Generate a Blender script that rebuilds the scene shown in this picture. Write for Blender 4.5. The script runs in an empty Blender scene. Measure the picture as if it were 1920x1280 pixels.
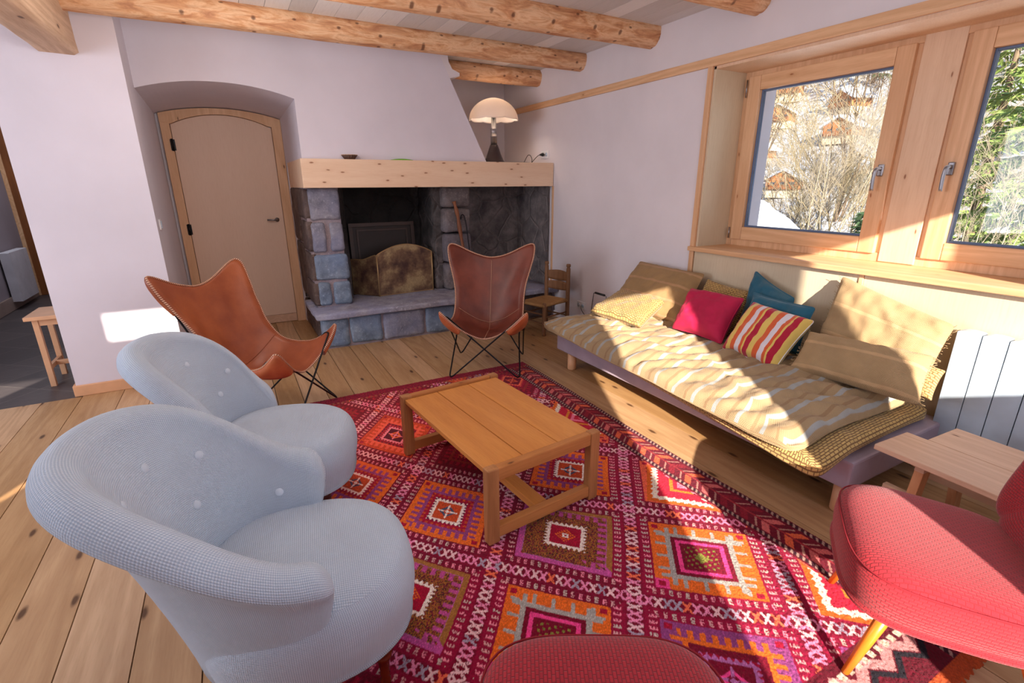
import bpy, bmesh, math, random
import numpy as np
from math import sin, cos, pi, radians, sqrt
from mathutils import Vector, Matrix, noise

random.seed(7)
rng = np.random.default_rng(11)
SC = bpy.context.scene
COL = SC.collection

# ------------------------------------------------------------------ objects
def link(o, parent=None):
    COL.objects.link(o)
    if parent is not None:
        o.parent = parent
    return o

def tag(o, label=None, cat=None, group=None, kind=None):
    if label: o['label'] = label
    if cat: o['category'] = cat
    if group: o['group'] = group
    if kind: o['kind'] = kind
    return o

def thing(name, label, cat, loc=(0, 0, 0), rz=0.0, group=None):
    o = bpy.data.objects.new(name, None)
    o.empty_display_size = .1
    o.location = loc; o.rotation_euler = (0, 0, rz)
    link(o)
    return tag(o, label, cat, group)

class MB:
    """collects geometry for one mesh object"""
    def __init__(s):
        s.v = []; s.f = []; s.uv = []; s.sm = []; s.at = []
    def add(s, vs, fs, uvs=None, smooth=False, att=0.0):
        b = len(s.v)
        s.v += [tuple(p) for p in vs]
        for k, f in enumerate(fs):
            s.f.append(tuple(i + b for i in f))
            s.sm.append(smooth); s.at.append(att)
            s.uv.append(uvs[k] if uvs else None)
        return s
    def box(s, x0, x1, y0, y1, z0, z1, bev=0.0, att=0.0, M=None):
        if x0 > x1: x0, x1 = x1, x0
        if y0 > y1: y0, y1 = y1, y0
        if z0 > z1: z0, z1 = z1, z0
        if bev <= 0:
            vs = [(x, y, z) for z in (z0, z1) for y in (y0, y1) for x in (x0, x1)]
            fs = [(0, 2, 3, 1), (4, 5, 7, 6), (0, 1, 5, 4), (2, 6, 7, 3), (0, 4, 6, 2), (1, 3, 7, 5)]
        else:
            bm = bmesh.new()
            bmesh.ops.create_cube(bm, size=1)
            for v in bm.verts:
                v.co = ((x0 + x1) / 2 + v.co.x * (x1 - x0), (y0 + y1) / 2 + v.co.y * (y1 - y0), (z0 + z1) / 2 + v.co.z * (z1 - z0))
            bmesh.ops.bevel(bm, geom=bm.edges[:] , offset=min(bev, .45 * min(x1 - x0, y1 - y0, z1 - z0)), segments=2, profile=.6, affect='EDGES')
            bm.verts.index_update()
            vs = [v.co.copy() for v in bm.verts]; fs = [[v.index for v in f.verts] for f in bm.faces]
            bm.free()
        if M is not None: vs = [M @ Vector(v) for v in vs]
        s.add(vs, fs, att=att)
        return s
    def bar(s, p, q, w, h, bev=.004, up=(0, 0, 1), att=0.0):
        """rectangular bar from p to q, w across, h along up"""
        p = Vector(p); q = Vector(q); d = q - p; L = d.length; d.normalize()
        u = Vector(up); a = u.cross(d)
        if a.length < 1e-4: a = Vector((1, 0, 0)).cross(d)
        a.normalize(); u = d.cross(a)
        M = Matrix(((d.x, a.x, u.x, p.x), (d.y, a.y, u.y, p.y), (d.z, a.z, u.z, p.z), (0, 0, 0, 1)))
        return s.box(0, L, -w / 2, w / 2, -h / 2, h / 2, bev, att, M)
    def tube(s, pts, r, n=8, closed=False, caps=True, smooth=True, uvs=False, att=0.0):
        pts = [Vector(p) for p in pts]; m = len(pts)
        rr = r if hasattr(r, '__len__') else [r] * m
        up = None; rings = []; L = 0; Ls = []
        for i, p in enumerate(pts):
            if closed: t = pts[(i + 1) % m] - pts[i - 1]
            else: t = pts[min(i + 1, m - 1)] - pts[max(i - 1, 0)]
            if t.length < 1e-9: t = Vector((0, 0, 1))
            t.normalize()
            if up is None:
                up = Vector((0, 0, 1)) if abs(t.z) < .9 else Vector((1, 0, 0))
            up = (up - t * up.dot(t))
            if up.length < 1e-6: up = Vector((1, 0, 0)) - t * t.x
            up.normalize(); b = t.cross(up)
            rings.append([p + (up * cos(2 * pi * k / n) + b * sin(2 * pi * k / n)) * rr[i] for k in range(n)])
            if i: L += (pts[i] - pts[i - 1]).length
            Ls.append(L)
        vs = [v for R in rings for v in R]; fs = []; uv = []
        seg = m if closed else m - 1
        for i in range(seg):
            j = (i + 1) % m
            for k in range(n):
                k2 = (k + 1) % n
                fs.append((i * n + k, i * n + k2, j * n + k2, j * n + k))
                l0 = Ls[i]; l1 = Ls[j] if j else L + .01
                uv.append([(l0, k / n), (l0, (k + 1) / n), (l1, (k + 1) / n), (l1, k / n)])
        if caps and not closed:
            fs.append(tuple(range(n - 1, -1, -1))); fs.append(tuple((m - 1) * n + k for k in range(n)))
            uv += [[(0, 0)] * n, [(0, 0)] * n]
        return s.add(vs, fs, uv if uvs else None, smooth, att)
    def lathe(s, prof, n=32, c=(0, 0, 0), smooth=True, M=None, fr=None):
        """prof: list of (r, z)"""
        vs = []; fs = []
        for r, z in prof:
            for k in range(n):
                a = 2 * pi * k / n; rr = r * (fr(a, z) if fr else 1)
                vs.append(Vector((c[0] + rr * cos(a), c[1] + rr * sin(a), c[2] + z)))
        if M is not None: vs = [M @ v for v in vs]
        for i in range(len(prof) - 1):
            for k in range(n):
                k2 = (k + 1) % n
                fs.append((i * n + k, i * n + k2, (i + 1) * n + k2, (i + 1) * n + k))
        fs.append(tuple(range(n - 1, -1, -1))); fs.append(tuple((len(prof) - 1) * n + k for k in range(n)))
        return s.add(vs, fs, smooth=smooth)
    def grid(s, fn, nu, nv, cu=False, cv=False, su=1.0, sv=1.0, smooth=True, flip=False):
        """fn(u,v) in 0..1 ; cu/cv closed ; uv scaled by su,sv metres"""
        mu = nu if cu else nu + 1; mv = nv if cv else nv + 1
        vs = [fn(i / nu, j / nv) for j in range(mv) for i in range(mu)]
        fs = []; uv = []
        for j in range(nv):
            for i in range(nu):
                i2 = (i + 1) % mu; j2 = (j + 1) % mv
                f = (j * mu + i, j * mu + i2, j2 * mu + i2, j2 * mu + i)
                u = [(i / nu * su, j / nv * sv), ((i + 1) / nu * su, j / nv * sv), ((i + 1) / nu * su, (j + 1) / nv * sv), (i / nu * su, (j + 1) / nv * sv)]
                if flip: f = f[::-1]; u = u[::-1]
                fs.append(f); uv.append(u)
        return s.add(vs, fs, uv, smooth)
    def build(s, name, m, parent=None, attr=None, mods=()):
        me = bpy.data.meshes.new(name)
        me.from_pydata(s.v, [], s.f)
        me.polygons.foreach_set('use_smooth', s.sm)
        if any(u is not None for u in s.uv):
            l = me.uv_layers.new(name='UVMap'); k = 0; dat = []
            for f, u in zip(s.f, s.uv):
                dat += [c for p in (u or [(0, 0)] * len(f)) for c in p]
            l.data.foreach_set('uv', dat)
        if attr:
            a = me.attributes.new(attr, 'FLOAT', 'FACE'); a.data.foreach_set('value', s.at)
        me.materials.append(m)
        me.update()
        o = bpy.data.objects.new(name, me)
        link(o, parent)
        for md in mods:
            if md[0] == 'sub':
                q = o.modifiers.new('s', 'SUBSURF'); q.levels = q.render_levels = md[1]
            elif md[0] == 'solid':
                q = o.modifiers.new('t', 'SOLIDIFY'); q.thickness = md[1]; q.offset = md[2] if len(md) > 2 else 0
        return o

def struct(mb, name, m, **k):
    o = mb.build(name, m, **k); o['kind'] = 'structure'; return o

def copy_tree(o, parent=None):
    c = o.copy(); COL.objects.link(c); c.parent = parent
    for ch in [x for x in bpy.data.objects if x.parent == o]:
        copy_tree(ch, c)
    return c

def lerp(a, b, t): return a + (b - a) * t
def sstep(a, b, x):
    t = min(1, max(0, (x - a) / (b - a))); return t * t * (3 - 2 * t)
def spline(pts, n, closed=False):
    """catmull-rom through pts"""
    P = [Vector(p) for p in pts]; m = len(P); out = []
    seg = m if closed else m - 1
    for i in range(seg):
        a = P[(i - 1) % m] if closed or i > 0 else P[0] * 2 - P[1]
        b = P[i]; c = P[(i + 1) % m]
        d = P[(i + 2) % m] if closed or i + 2 < m else P[-1] * 2 - P[-2]
        for k in range(n):
            t = k / n
            out.append(.5 * ((2 * b) + (c - a) * t + (2 * a - 5 * b + 4 * c - d) * t * t + (3 * b - a - 3 * c + d) * t ** 3))
    if not closed: out.append(P[-1])
    return out
def interp(x, xs, ys):
    return float(np.interp(x, xs, ys))

# ------------------------------------------------------------------ materials
def s2l(c):
    return tuple(((x / 255) / 12.92 if x / 255 <= .04045 else ((x / 255 + .055) / 1.055) ** 2.4) for x in c) + (1,)

class NT:
    def __init__(s, name):
        s.m = bpy.data.materials.new(name); s.m.use_nodes = True
        s.t = s.m.node_tree; s.t.nodes.clear()
        s.out = s.n('ShaderNodeOutputMaterial')
        s.b = s.n('ShaderNodeBsdfPrincipled')
        s.t.links.new(s.b.outputs[0], s.out.inputs[0])
    def n(s, t, **k):
        q = s.t.nodes.new(t)
        for a, v in k.items(): setattr(q, a, v)
        return q
    def L(s, a, b): s.t.links.new(a, b)
    def put(s, sock, v):
        if isinstance(v, bpy.types.NodeSocket): s.L(v, sock)
        else: sock.default_value = v
    def math(s, op, a, b=0.0, c=None, clamp=False):
        q = s.n('ShaderNodeMath', operation=op, use_clamp=clamp)
        s.put(q.inputs[0], a); s.put(q.inputs[1], b)
        if c is not None: s.put(q.inputs[2], c)
        return q.outputs[0]
    def mix(s, f, a, b, mode='MIX'):
        q = s.n('ShaderNodeMix', data_type='RGBA', blend_type=mode)
        s.put(q.inputs[0], f); s.put(q.inputs[6], a); s.put(q.inputs[7], b)
        return q.outputs[2]
    def ramp(s, f, stops):
        q = s.n('ShaderNodeValToRGB'); s.put(q.inputs[0], f); e = q.color_ramp.elements
        while len(e) < len(stops): e.new(.5)
        for i, (p, c) in enumerate(stops): e[i].position = p; e[i].color = c if len(c) == 4 else c + (1,)
        return q.outputs[0]
    def rng(s, f, a, b, c, d):
        q = s.n('ShaderNodeMapRange'); s.put(q.inputs[0], f)
        for i, v in enumerate((a, b, c, d)): s.put(q.inputs[i + 1], v)
        return q.outputs[0]
    def coord(s, kind='Object', scale=(1, 1, 1), rot=(0, 0, 0), loc=(0, 0, 0)):
        c = s.n('ShaderNodeTexCoord'); m = s.n('ShaderNodeMapping')
        s.L(c.outputs[kind], m.inputs[0]); m.inputs['Scale'].default_value = scale
        m.inputs['Rotation'].default_value = rot; m.inputs['Location'].default_value = loc
        return m.outputs[0]
    def noise(s, v, scale=5, detail=4, rough=.55, dist=0):
        q = s.n('ShaderNodeTexNoise'); s.L(v, q.inputs['Vector'])
        q.inputs['Scale'].default_value = scale; q.inputs['Detail'].default_value = detail
        q.inputs['Roughness'].default_value = rough; q.inputs['Distortion'].default_value = dist
        return q.outputs[0]
    def voro(s, v, scale=5, feat='F1', out=0, rnd=1):
        q = s.n('ShaderNodeTexVoronoi', feature=feat); s.L(v, q.inputs['Vector'])
        q.inputs['Scale'].default_value = scale; q.inputs['Randomness'].default_value = rnd
        return q.outputs[out]
    def sep(s, v):
        q = s.n('ShaderNodeSeparateXYZ'); s.L(v, q.inputs[0]); return q.outputs
    def comb(s, x, y, z):
        q = s.n('ShaderNodeCombineXYZ')
        for i, v in enumerate((x, y, z)): s.put(q.inputs[i], v)
        return q.outputs[0]
    def vadd(s, a, b):
        q = s.n('ShaderNodeVectorMath', operation='ADD'); s.put(q.inputs[0], a); s.put(q.inputs[1], b); return q.outputs[0]
    def bump(s, h, strength=.3, dist=.01):
        q = s.n('ShaderNodeBump'); s.L(h, q.inputs['Height'])
        q.inputs['Strength'].default_value = strength; q.inputs['Distance'].default_value = dist
        s.L(q.outputs[0], s.b.inputs['Normal']); return q
    def attr(s, name, out=2):
        q = s.n('ShaderNodeAttribute', attribute_name=name); return q.outputs[out]
    def set(s, col=None, rough=None, **k):
        if col is not None: s.put(s.b.inputs['Base Color'], col)
        if rough is not None: s.put(s.b.inputs['Roughness'], rough)
        for a, v in k.items(): s.put(s.b.inputs[a.replace('_', ' ')], v)
        return s.m

def mat_plain(name, c, rough=.6, metal=0, bump=0, bs=200, **k):
    t = NT(name)
    v = t.coord(); nz = t.noise(v, 6, 3)
    col = t.mix(t.rng(nz, .3, .7, 0, 1), s2l([x * .95 for x in c]), s2l([min(255, x * 1.04) for x in c]))
    t.set(col, rough, Metallic=metal, **k)
    if bump: t.bump(t.noise(v, bs, 3), bump, .004)
    return t.m

def mat_wood(name, c1, c2, c3, axis='x', ring=9.0, knots=1.0, rough=.5, kscale=3.0, attr=None, grain=1.0, spec=.35, kc=(95, 50, 25)):
    """c1 light, c2 mid, c3 dark grain; axis = direction of the grain in object space"""
    t = NT(name)
    v = t.coord()
    if attr:
        a = t.attr(attr); off = t.math('MULTIPLY', a, 37.7)
        v = t.vadd(v, t.comb(off, t.math('MULTIPLY', a, 91.3), t.math('MULTIPLY', a, 17.9)))
    i = 'xyz'.index(axis)
    sc = [1, 1, 1]; sc[i] = .07
    m = t.n('ShaderNodeMapping'); t.L(v, m.inputs[0]); m.inputs['Scale'].default_value = sc
    # slow colour drift, growth rings, fibre
    warp = t.noise(m.outputs[0], 4.0, 2, .5)
    rings = t.math('SINE', t.math('MULTIPLY', warp, ring * 9.0 * grain))
    rings = t.rng(rings, -1, 1, 0, 1)
    fib = t.noise(m.outputs[0], 120, 3, .6)
    sk = [1, 1, 1]; sk[i] = .45
    mk = t.n('ShaderNodeMapping'); t.L(v, mk.inputs[0]); mk.inputs['Scale'].default_value = sk
    wv = t.noise(mk.outputs[0], 14, 2)
    vk = t.n('ShaderNodeVectorMath', operation='MULTIPLY_ADD'); 
    t.L(mk.outputs[0], vk.inputs[0]); vk.inputs[1].default_value = (1, 1, 1); t.L(t.comb(t.math('MULTIPLY', wv, .02), t.math('MULTIPLY', wv, .02), 0.0), vk.inputs[2])
    sx_, sy_, sz_ = t.sep(vk.outputs[0]); ax3 = [sx_, sy_, sz_]; g_ = ax3.pop(i)
    q2 = t.n('ShaderNodeTexVoronoi', feature='F1', voronoi_dimensions='2D'); t.L(t.comb(t.math('MULTIPLY', g_, .8), t.math('ADD', ax3[0], ax3[1]), 0.0), q2.inputs['Vector'])
    q2.inputs['Scale'].default_value = kscale; d = q2.outputs[0]
    thr = .055 * (kscale / 3.0) ** .5
    kn = t.rng(d, thr * .45 * knots, thr * knots, 1, 0)
    halo = t.rng(d, thr * knots, thr * 3.2 * knots, 1, 0)
    base = t.mix(t.rng(t.noise(m.outputs[0], 2.2, 2), .3, .7, 0, 1), s2l(c1), s2l(c2))
    base = t.mix(t.math('MULTIPLY', rings, .42 * grain), base, s2l(c3))
    base = t.mix(t.math('MULTIPLY', t.rng(fib, .45, .75, 0, 1), .35), base, s2l(c3))
    if attr:
        h = t.n('ShaderNodeHueSaturation'); t.L(base, h.inputs['Color'])
        t.put(h.inputs['Value'], t.rng(t.attr(attr), 0, 1, .78, 1.12)); t.put(h.inputs['Saturation'], t.rng(t.attr(attr), 0, 1, 1.1, .92))
        base = h.outputs[0]
    if knots > 0:
        base = t.mix(t.math('MULTIPLY', halo, .35), base, s2l(c3))
        base = t.mix(t.math('MULTIPLY', kn, .85), base, s2l(kc))
    t.set(base, t.rng(fib, .3, .7, rough - .05, rough + .08))
    t.b.inputs['Specular IOR Level'].default_value = spec
    t.bump(fib, .12, .002)
    return t.m

def mat_weave(name, c1, c2, su=120, sv=120, rough=.9, bump=.5, sheen=.3, coordk='UV', jitter=.25, stripes=None):
    """woven cloth from two crossed threads in UV metres"""
    t = NT(name)
    v = t.coord(coordk); x, y, z = t.sep(v)
    nz = t.noise(t.coord('Object'), 9, 3)
    a = t.math('SINE', t.math('MULTIPLY', x, su * 2 * pi)); b = t.math('SINE', t.math('MULTIPLY', y, sv * 2 * pi))
    w = t.rng(t.math('MULTIPLY', a, b), -1, 1, 0, 1)
    fine = t.noise(t.coord(coordk, (1, 1, 1)), 900, 2)
    col = t.mix(w, s2l(c1), s2l(c2))
    if stripes:
        for (ax, per, w0, w1, cc, amt) in stripes:
            f = t.math('FRACT', t.math('MULTIPLY', (x, y)[ax], 1 / per))
            g = t.math('MULTIPLY', t.rng(f, w0 - .02, w0, 0, 1), t.rng(f, w1, w1 + .02, 1, 0))
            col = t.mix(t.math('MULTIPLY', g, amt), col, s2l(cc))
    col = t.mix(t.math('MULTIPLY', t.rng(nz, .35, .65, 0, 1), jitter), col, s2l([q * .8 for q in c1]))
    t.set(col, rough, Sheen_Weight=sheen)
    t.b.inputs['Specular IOR Level'].default_value = .2
    t.bump(t.math('ADD', w, t.math('MULTIPLY', fine, .5)), bump, .003)
    return t.m

def mat_plaster(name, c, bs=.25):
    t = NT(name); v = t.coord()
    n1 = t.noise(v, 1.3, 4, .6); n2 = t.noise(v, 22, 5, .6)
    col = t.mix(t.rng(n1, .35, .65, 0, 1), s2l([x * .965 for x in c]), s2l(c))
    t.set(col, .92); t.b.inputs['Specular IOR Level'].default_value = .2
    t.bump(t.math('ADD', t.math('MULTIPLY', n1, 2), n2), bs, .004)
    return t.m

def mat_stone(name, c1, c2, c3, scale=6, bump=.8, soot=None):
    t = NT(name); v = t.coord()
    n1 = t.noise(v, scale, 6, .65); n2 = t.noise(v, scale * 6, 5, .7); n3 = t.noise(v, scale * .4, 2)
    col = t.ramp(n1, [(.3, s2l(c3)), (.5, s2l(c2)), (.7, s2l(c1))])
    col = t.mix(t.rng(n2, .55, .75, 0, .6), col, s2l([min(255, q * 1.35) for q in c1]))
    col = t.mix(t.rng(n3, .45, .6, 0, .45), col, s2l([c2[0] * .95, c2[1] * 1.0, min(255, c2[2] * 1.12)]))
    if soot:
        col = t.mix(soot, col, s2l((14, 10, 9)))
    t.set(col, .85); t.b.inputs['Specular IOR Level'].default_value = .25
    t.bump(t.math('ADD', n1, t.math('MULTIPLY', n2, .4)), bump, .02)
    return t.m

M = {}
M['plaster'] = mat_plaster('plaster', (226, 219, 228))
M['plaster2'] = mat_plaster('plaster_right', (230, 222, 226))
M['ceil'] = mat_wood('limed_boards', (236, 232, 230), (229, 224, 221), (212, 204, 200), 'y', 3, 0, .6, attr='pid', grain=.3)
M['floor'] = mat_wood('pine_floor', (210, 172, 132), (196, 155, 113), (166, 124, 86), 'y', 8, 1.0, .42, 4.2, attr='pid', kc=(70, 38, 20))
M['pine'] = mat_wood('pale_pine', (242, 212, 184), (236, 202, 170), (222, 180, 144), 'x', 6, .75, .5, 9, grain=.6, kc=(140, 80, 45))
M['piney'] = mat_wood('larch_y', (232, 190, 148), (220, 172, 128), (194, 140, 96), 'y', 8, .35, .45, 3.0, grain=.9, kc=(150, 85, 40))
M['pinez'] = mat_wood('larch_z', (232, 190, 150), (220, 172, 130), (194, 142, 100), 'z', 8, .35, .45, 3.0, grain=.9, kc=(150, 85, 40))
M['postz'] = mat_wood('spruce_board', (232, 200, 170), (222, 186, 154), (202, 160, 126), 'z', 6, .5, .5, 6.0, grain=.5, kc=(130, 75, 45))
M['panel'] = mat_wood('limed_panel', (214, 198, 172), (206, 188, 160), (190, 168, 136), 'z', 5, 0, .5, grain=.25)
M['door'] = mat_wood('birch_door', (234, 204, 182), (228, 196, 172), (216, 182, 156), 'z', 4, 0, .45, grain=.25)
M['log'] = mat_wood('log', (236, 190, 148), (220, 166, 120), (182, 118, 78), 'x', 14, .8, .6, 5, grain=1.1, kc=(90, 45, 22))
def mat_log():
    t = NT('peeled_log'); v = t.coord()
    a = t.noise(t.coord('Object', (.25, 1, 1)), 16, 5, .65, .6); b = t.noise(t.coord('Object', (.10, 1, 1)), 60, 3, .6); n0 = t.noise(v, 1.6, 2)
    c = t.ramp(a, [(.34, s2l((178, 112, 70))), (.47, s2l((218, 160, 112))), (.56, s2l((238, 196, 154))), (.68, s2l((206, 146, 98)))])
    c = t.mix(t.math('MULTIPLY', t.rng(b, .5, .7, 0, 1), .35), c, s2l((160, 96, 58)))
    c = t.mix(t.rng(n0, .35, .65, 0, .3), c, s2l((236, 200, 164)))
    q = t.n('ShaderNodeTexVoronoi', feature='F1', voronoi_dimensions='2D'); x, y, z = t.sep(v)
    t.L(t.comb(t.math('MULTIPLY', x, .7), t.math('ADD', y, t.math('MULTIPLY', z, 1.3)), 0.0), q.inputs['Vector']); q.inputs['Scale'].default_value = 7
    c = t.mix(t.rng(q.outputs[0], .04, .09, .8, 0), c, s2l((92, 48, 28)))
    t.set(c, .65); t.bump(t.math('ADD', a, t.math('MULTIPLY', b, .4)), .5, .01); return t.m
M['log'] = mat_log()
M['timber'] = mat_wood('old_timber', (216, 184, 154), (198, 162, 130), (164, 124, 94), 'y', 9, .7, .65, 3, grain=.9, kc=(80, 48, 30))
M['teak'] = mat_wood('orange_wood', (222, 150, 76), (208, 132, 60), (184, 108, 46), 'y', 7, 0, .38, grain=.7, spec=.5)
M['teakx'] = mat_wood('orange_wood_x', (206, 140, 82), (186, 116, 60), (146, 84, 38), 'x', 7, .4, .4, grain=.8)
M['teakz'] = mat_wood('orange_wood_z', (196, 138, 88), (172, 112, 66), (130, 80, 44), 'z', 9, .4, .42, grain=.9)
M['oldwood'] = mat_wood('old_brown_wood', (150, 110, 78), (124, 84, 56), (84, 54, 34), 'z', 8, .5, .6, grain=.8)
M['palewood'] = mat_wood('pale_table_wood', (226, 192, 166), (214, 174, 146), (190, 148, 120), 'y', 10, .4, .5, grain=.9)
M['palewoodz'] = mat_wood('pale_leg_wood', (222, 170, 130), (206, 148, 104), (178, 116, 74), 'z', 10, .2, .5, grain=.9)
M['beech'] = mat_plain('beech', (226, 172, 130), .45)
M['orange_leg'] = mat_plain('varnished_leg', (222, 120, 36), .3)
M['mahog'] = mat_plain('mahogany', (110, 38, 18), .25)
M['darkmahog'] = mat_plain('dark_turned_wood', (70, 34, 30), .3)
M['brownwood'] = mat_wood('brown_door', (156, 96, 52), (132, 78, 40), (94, 54, 26), 'z', 8, .2, .5)
M['black'] = mat_plain('black_metal', (24, 22, 26), .35, .6)
M['blackpl'] = mat_plain('black_plastic', (20, 18, 20), .4)
M['steel'] = mat_plain('brushed_steel', (150, 148, 152), .34, 1.0)
M['brass'] = mat_plain('brass', (180, 140, 70), .3, 1.0)
M['white'] = mat_plain('white_plastic', (228, 226, 228), .4)
M['enamel'] = mat_plain('white_enamel', (180, 194, 210), .35)
M['hallrad'] = mat_plain('hall_radiator_white', (205, 205, 212), .4)
M['lampbase'] = mat_plain('dark_brown_enamel', (52, 38, 38), .35)
M['teal'] = mat_plain('teal_velvet', (14, 88, 112), .8, Sheen_Weight=.3, bump=.3, bs=300)
M['pink'] = mat_plain('magenta_velvet', (184, 2, 66), .75, Sheen_Weight=.06, bump=.3, bs=300)
M['purple'] = mat_plain('mauve_cover', (176, 158, 172), .8, bump=.2)
M['snow'] = mat_plain('snow', (222, 224, 234), .8, bump=.6, bs=4)
M['mat_tile'] = None
M['dark'] = mat_plain('dark_recess', (30, 26, 24), .9)
M['facade'] = mat_plaster('grey_render', (196, 200, 206))

def mat_tile():
    t = NT('slate_tiles'); v = t.coord('Object', (1, 1, 1), (0, 0, radians(38)))
    q = t.n('ShaderNodeTexBrick'); t.L(v, q.inputs[0]); q.offset = 0
    q.inputs['Scale'].default_value = 1; q.inputs['Brick Width'].default_value = .42; q.inputs['Row Height'].default_value = .42
    q.inputs['Mortar Size'].default_value = .004
    q.inputs['Color1'].default_value = s2l((92, 84, 84)); q.inputs['Color2'].default_value = s2l((74, 68, 70)); q.inputs['Mortar'].default_value = s2l((120, 112, 108))
    n = t.noise(t.coord('Object', (1, 6, 1)), 9, 4)
    c = t.mix(t.rng(n, .35, .65, 0, .4), q.outputs[0], s2l((58, 52, 54)))
    t.set(c, .45); t.bump(n, .2, .004); return t.m
M['tile'] = mat_tile()

def mat_leather(name, c1, c2):
    t = NT(name); v = t.coord()
    n1 = t.noise(v, 5, 4, .6); n2 = t.noise(v, 160, 3, .6)
    c = t.mix(t.rng(n1, .35, .65, 0, 1), s2l(c2), s2l(c1))
    t.set(c, t.rng(n1, .3, .7, .32, .5)); t.b.inputs['Specular IOR Level'].default_value = .5
    t.bump(t.math('ADD', t.math('MULTIPLY', n1, 3), n2), .2, .003); return t.m
M['leather1'] = mat_leather('tan_leather', (164, 86, 48), (138, 66, 36))
M['leather2'] = mat_leather('brown_leather', (124, 60, 44), (96, 42, 32))
M['leather_pocket'] = mat_leather('tan_pocket', (196, 112, 70), (168, 84, 48))

def mat_stitch():
    t = NT('whip_stitch'); v = t.coord('UV'); x, y, z = t.sep(v)
    f = t.math('FRACT', t.math('ADD', t.math('MULTIPLY', x, 80), y))
    c = t.mix(t.rng(f, .45, .55, 0, 1), s2l((222, 180, 150)), s2l((120, 58, 36)))
    t.set(c, .7); return t.m
M['stitch'] = mat_stitch()

def mat_blue():
    t = NT('pale_blue_weave'); v = t.coord('UV'); x, y, z = t.sep(v)
    # woven bird's-eye cloth: offset rows of small lozenges
    a = t.math('SINE', t.math('MULTIPLY', t.math('ADD', x, y), 2 * pi * 85)); b = t.math('SINE', t.math('MULTIPLY', t.math('SUBTRACT', x, y), 2 * pi * 85))
    w = t.rng(t.math('MULTIPLY', a, b), -.6, .9, 0, 1)
    nz = t.noise(t.coord(), 5, 3)
    c = t.mix(w, s2l((172, 190, 212)), s2l((222, 231, 243)))
    c = t.mix(t.rng(nz, .4, .7, 0, .35), c, s2l((180, 184, 198)))
    t.set(c, .9, Sheen_Weight=.3); t.b.inputs['Specular IOR Level'].default_value = .15
    t.bump(w, .6, .004); return t.m
M['blue'] = mat_blue()

def mat_red():
    t = NT('red_weave'); v = t.coord('UV'); x, y, z = t.sep(v)
    q = t.n('ShaderNodeTexBrick'); t.L(v, q.inputs[0]); q.inputs['Scale'].default_value = 1
    q.inputs['Brick Width'].default_value = .018; q.inputs['Row Height'].default_value = .009; q.inputs['Mortar Size'].default_value = .0018; q.inputs['Mortar Smooth'].default_value = .6
    q.inputs['Color1'].default_value = s2l((170, 28, 42)); q.inputs['Color2'].default_value = s2l((152, 20, 36)); q.inputs['Mortar'].default_value = s2l((106, 8, 24))
    fz = t.noise(v, 700, 2)
    c = t.mix(t.math('MULTIPLY', fz, .35), q.outputs[0], s2l((206, 74, 78)))
    t.set(c, .9, Sheen_Weight=.25); t.b.inputs['Specular IOR Level'].default_value = .15
    h = t.math('ADD', t.math('MULTIPLY', q.outputs[1], -1.0), t.math('MULTIPLY', fz, .6))
    t.bump(h, .5, .003); return t.m
M['red'] = mat_red()

def mat_basket(name='basket_weave', base=(214, 176, 108), dark=(118, 82, 42)):
    t = NT(name); v = t.coord('UV')
    q = t.n('ShaderNodeTexBrick'); t.L(v, q.inputs[0]); q.inputs['Scale'].default_value = 1
    q.inputs['Brick Width'].default_value = .03; q.inputs['Row Height'].default_value = .014; q.inputs['Mortar Size'].default_value = .0028; q.inputs['Mortar Smooth'].default_value = .5
    q.inputs['Color1'].default_value = s2l(base); q.inputs['Color2'].default_value = s2l([k * .9 for k in base]); q.inputs['Mortar'].default_value = s2l(dark)
    nz = t.noise(v, 400, 2)
    c = t.mix(t.math('MULTIPLY', nz, .3), q.outputs[0], s2l([k * .7 for k in base]))
    t.set(c, .9, Sheen_Weight=.2); t.b.inputs['Specular IOR Level'].default_value = .2
    t.bump(t.math('MULTIPLY', q.outputs[1], -1.0), .9, .006); return t.m
M['basket'] = mat_basket()
M['jute'] = mat_weave('jute_cloth', (160, 130, 94), (190, 162, 122), 130, 130, .95, .5, .1, stripes=[(1, .155, .1, .19, (206, 170, 128), .8)])
M['jute2'] = mat_weave('jute_cloth_dark', (148, 116, 78), (176, 142, 100), 130, 130, .95, .5, .1, stripes=[(1, .135, .1, .22, (190, 148, 110), .8)])
M['quilt'] = mat_weave('striped_quilt', (156, 130, 98), (180, 154, 116), 110, 110, .92, .4, .1, stripes=[(0, .145, .1, .24, (164, 172, 176), .8), (0, .145, .50, .6, (140, 106, 76), .6)])

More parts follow.
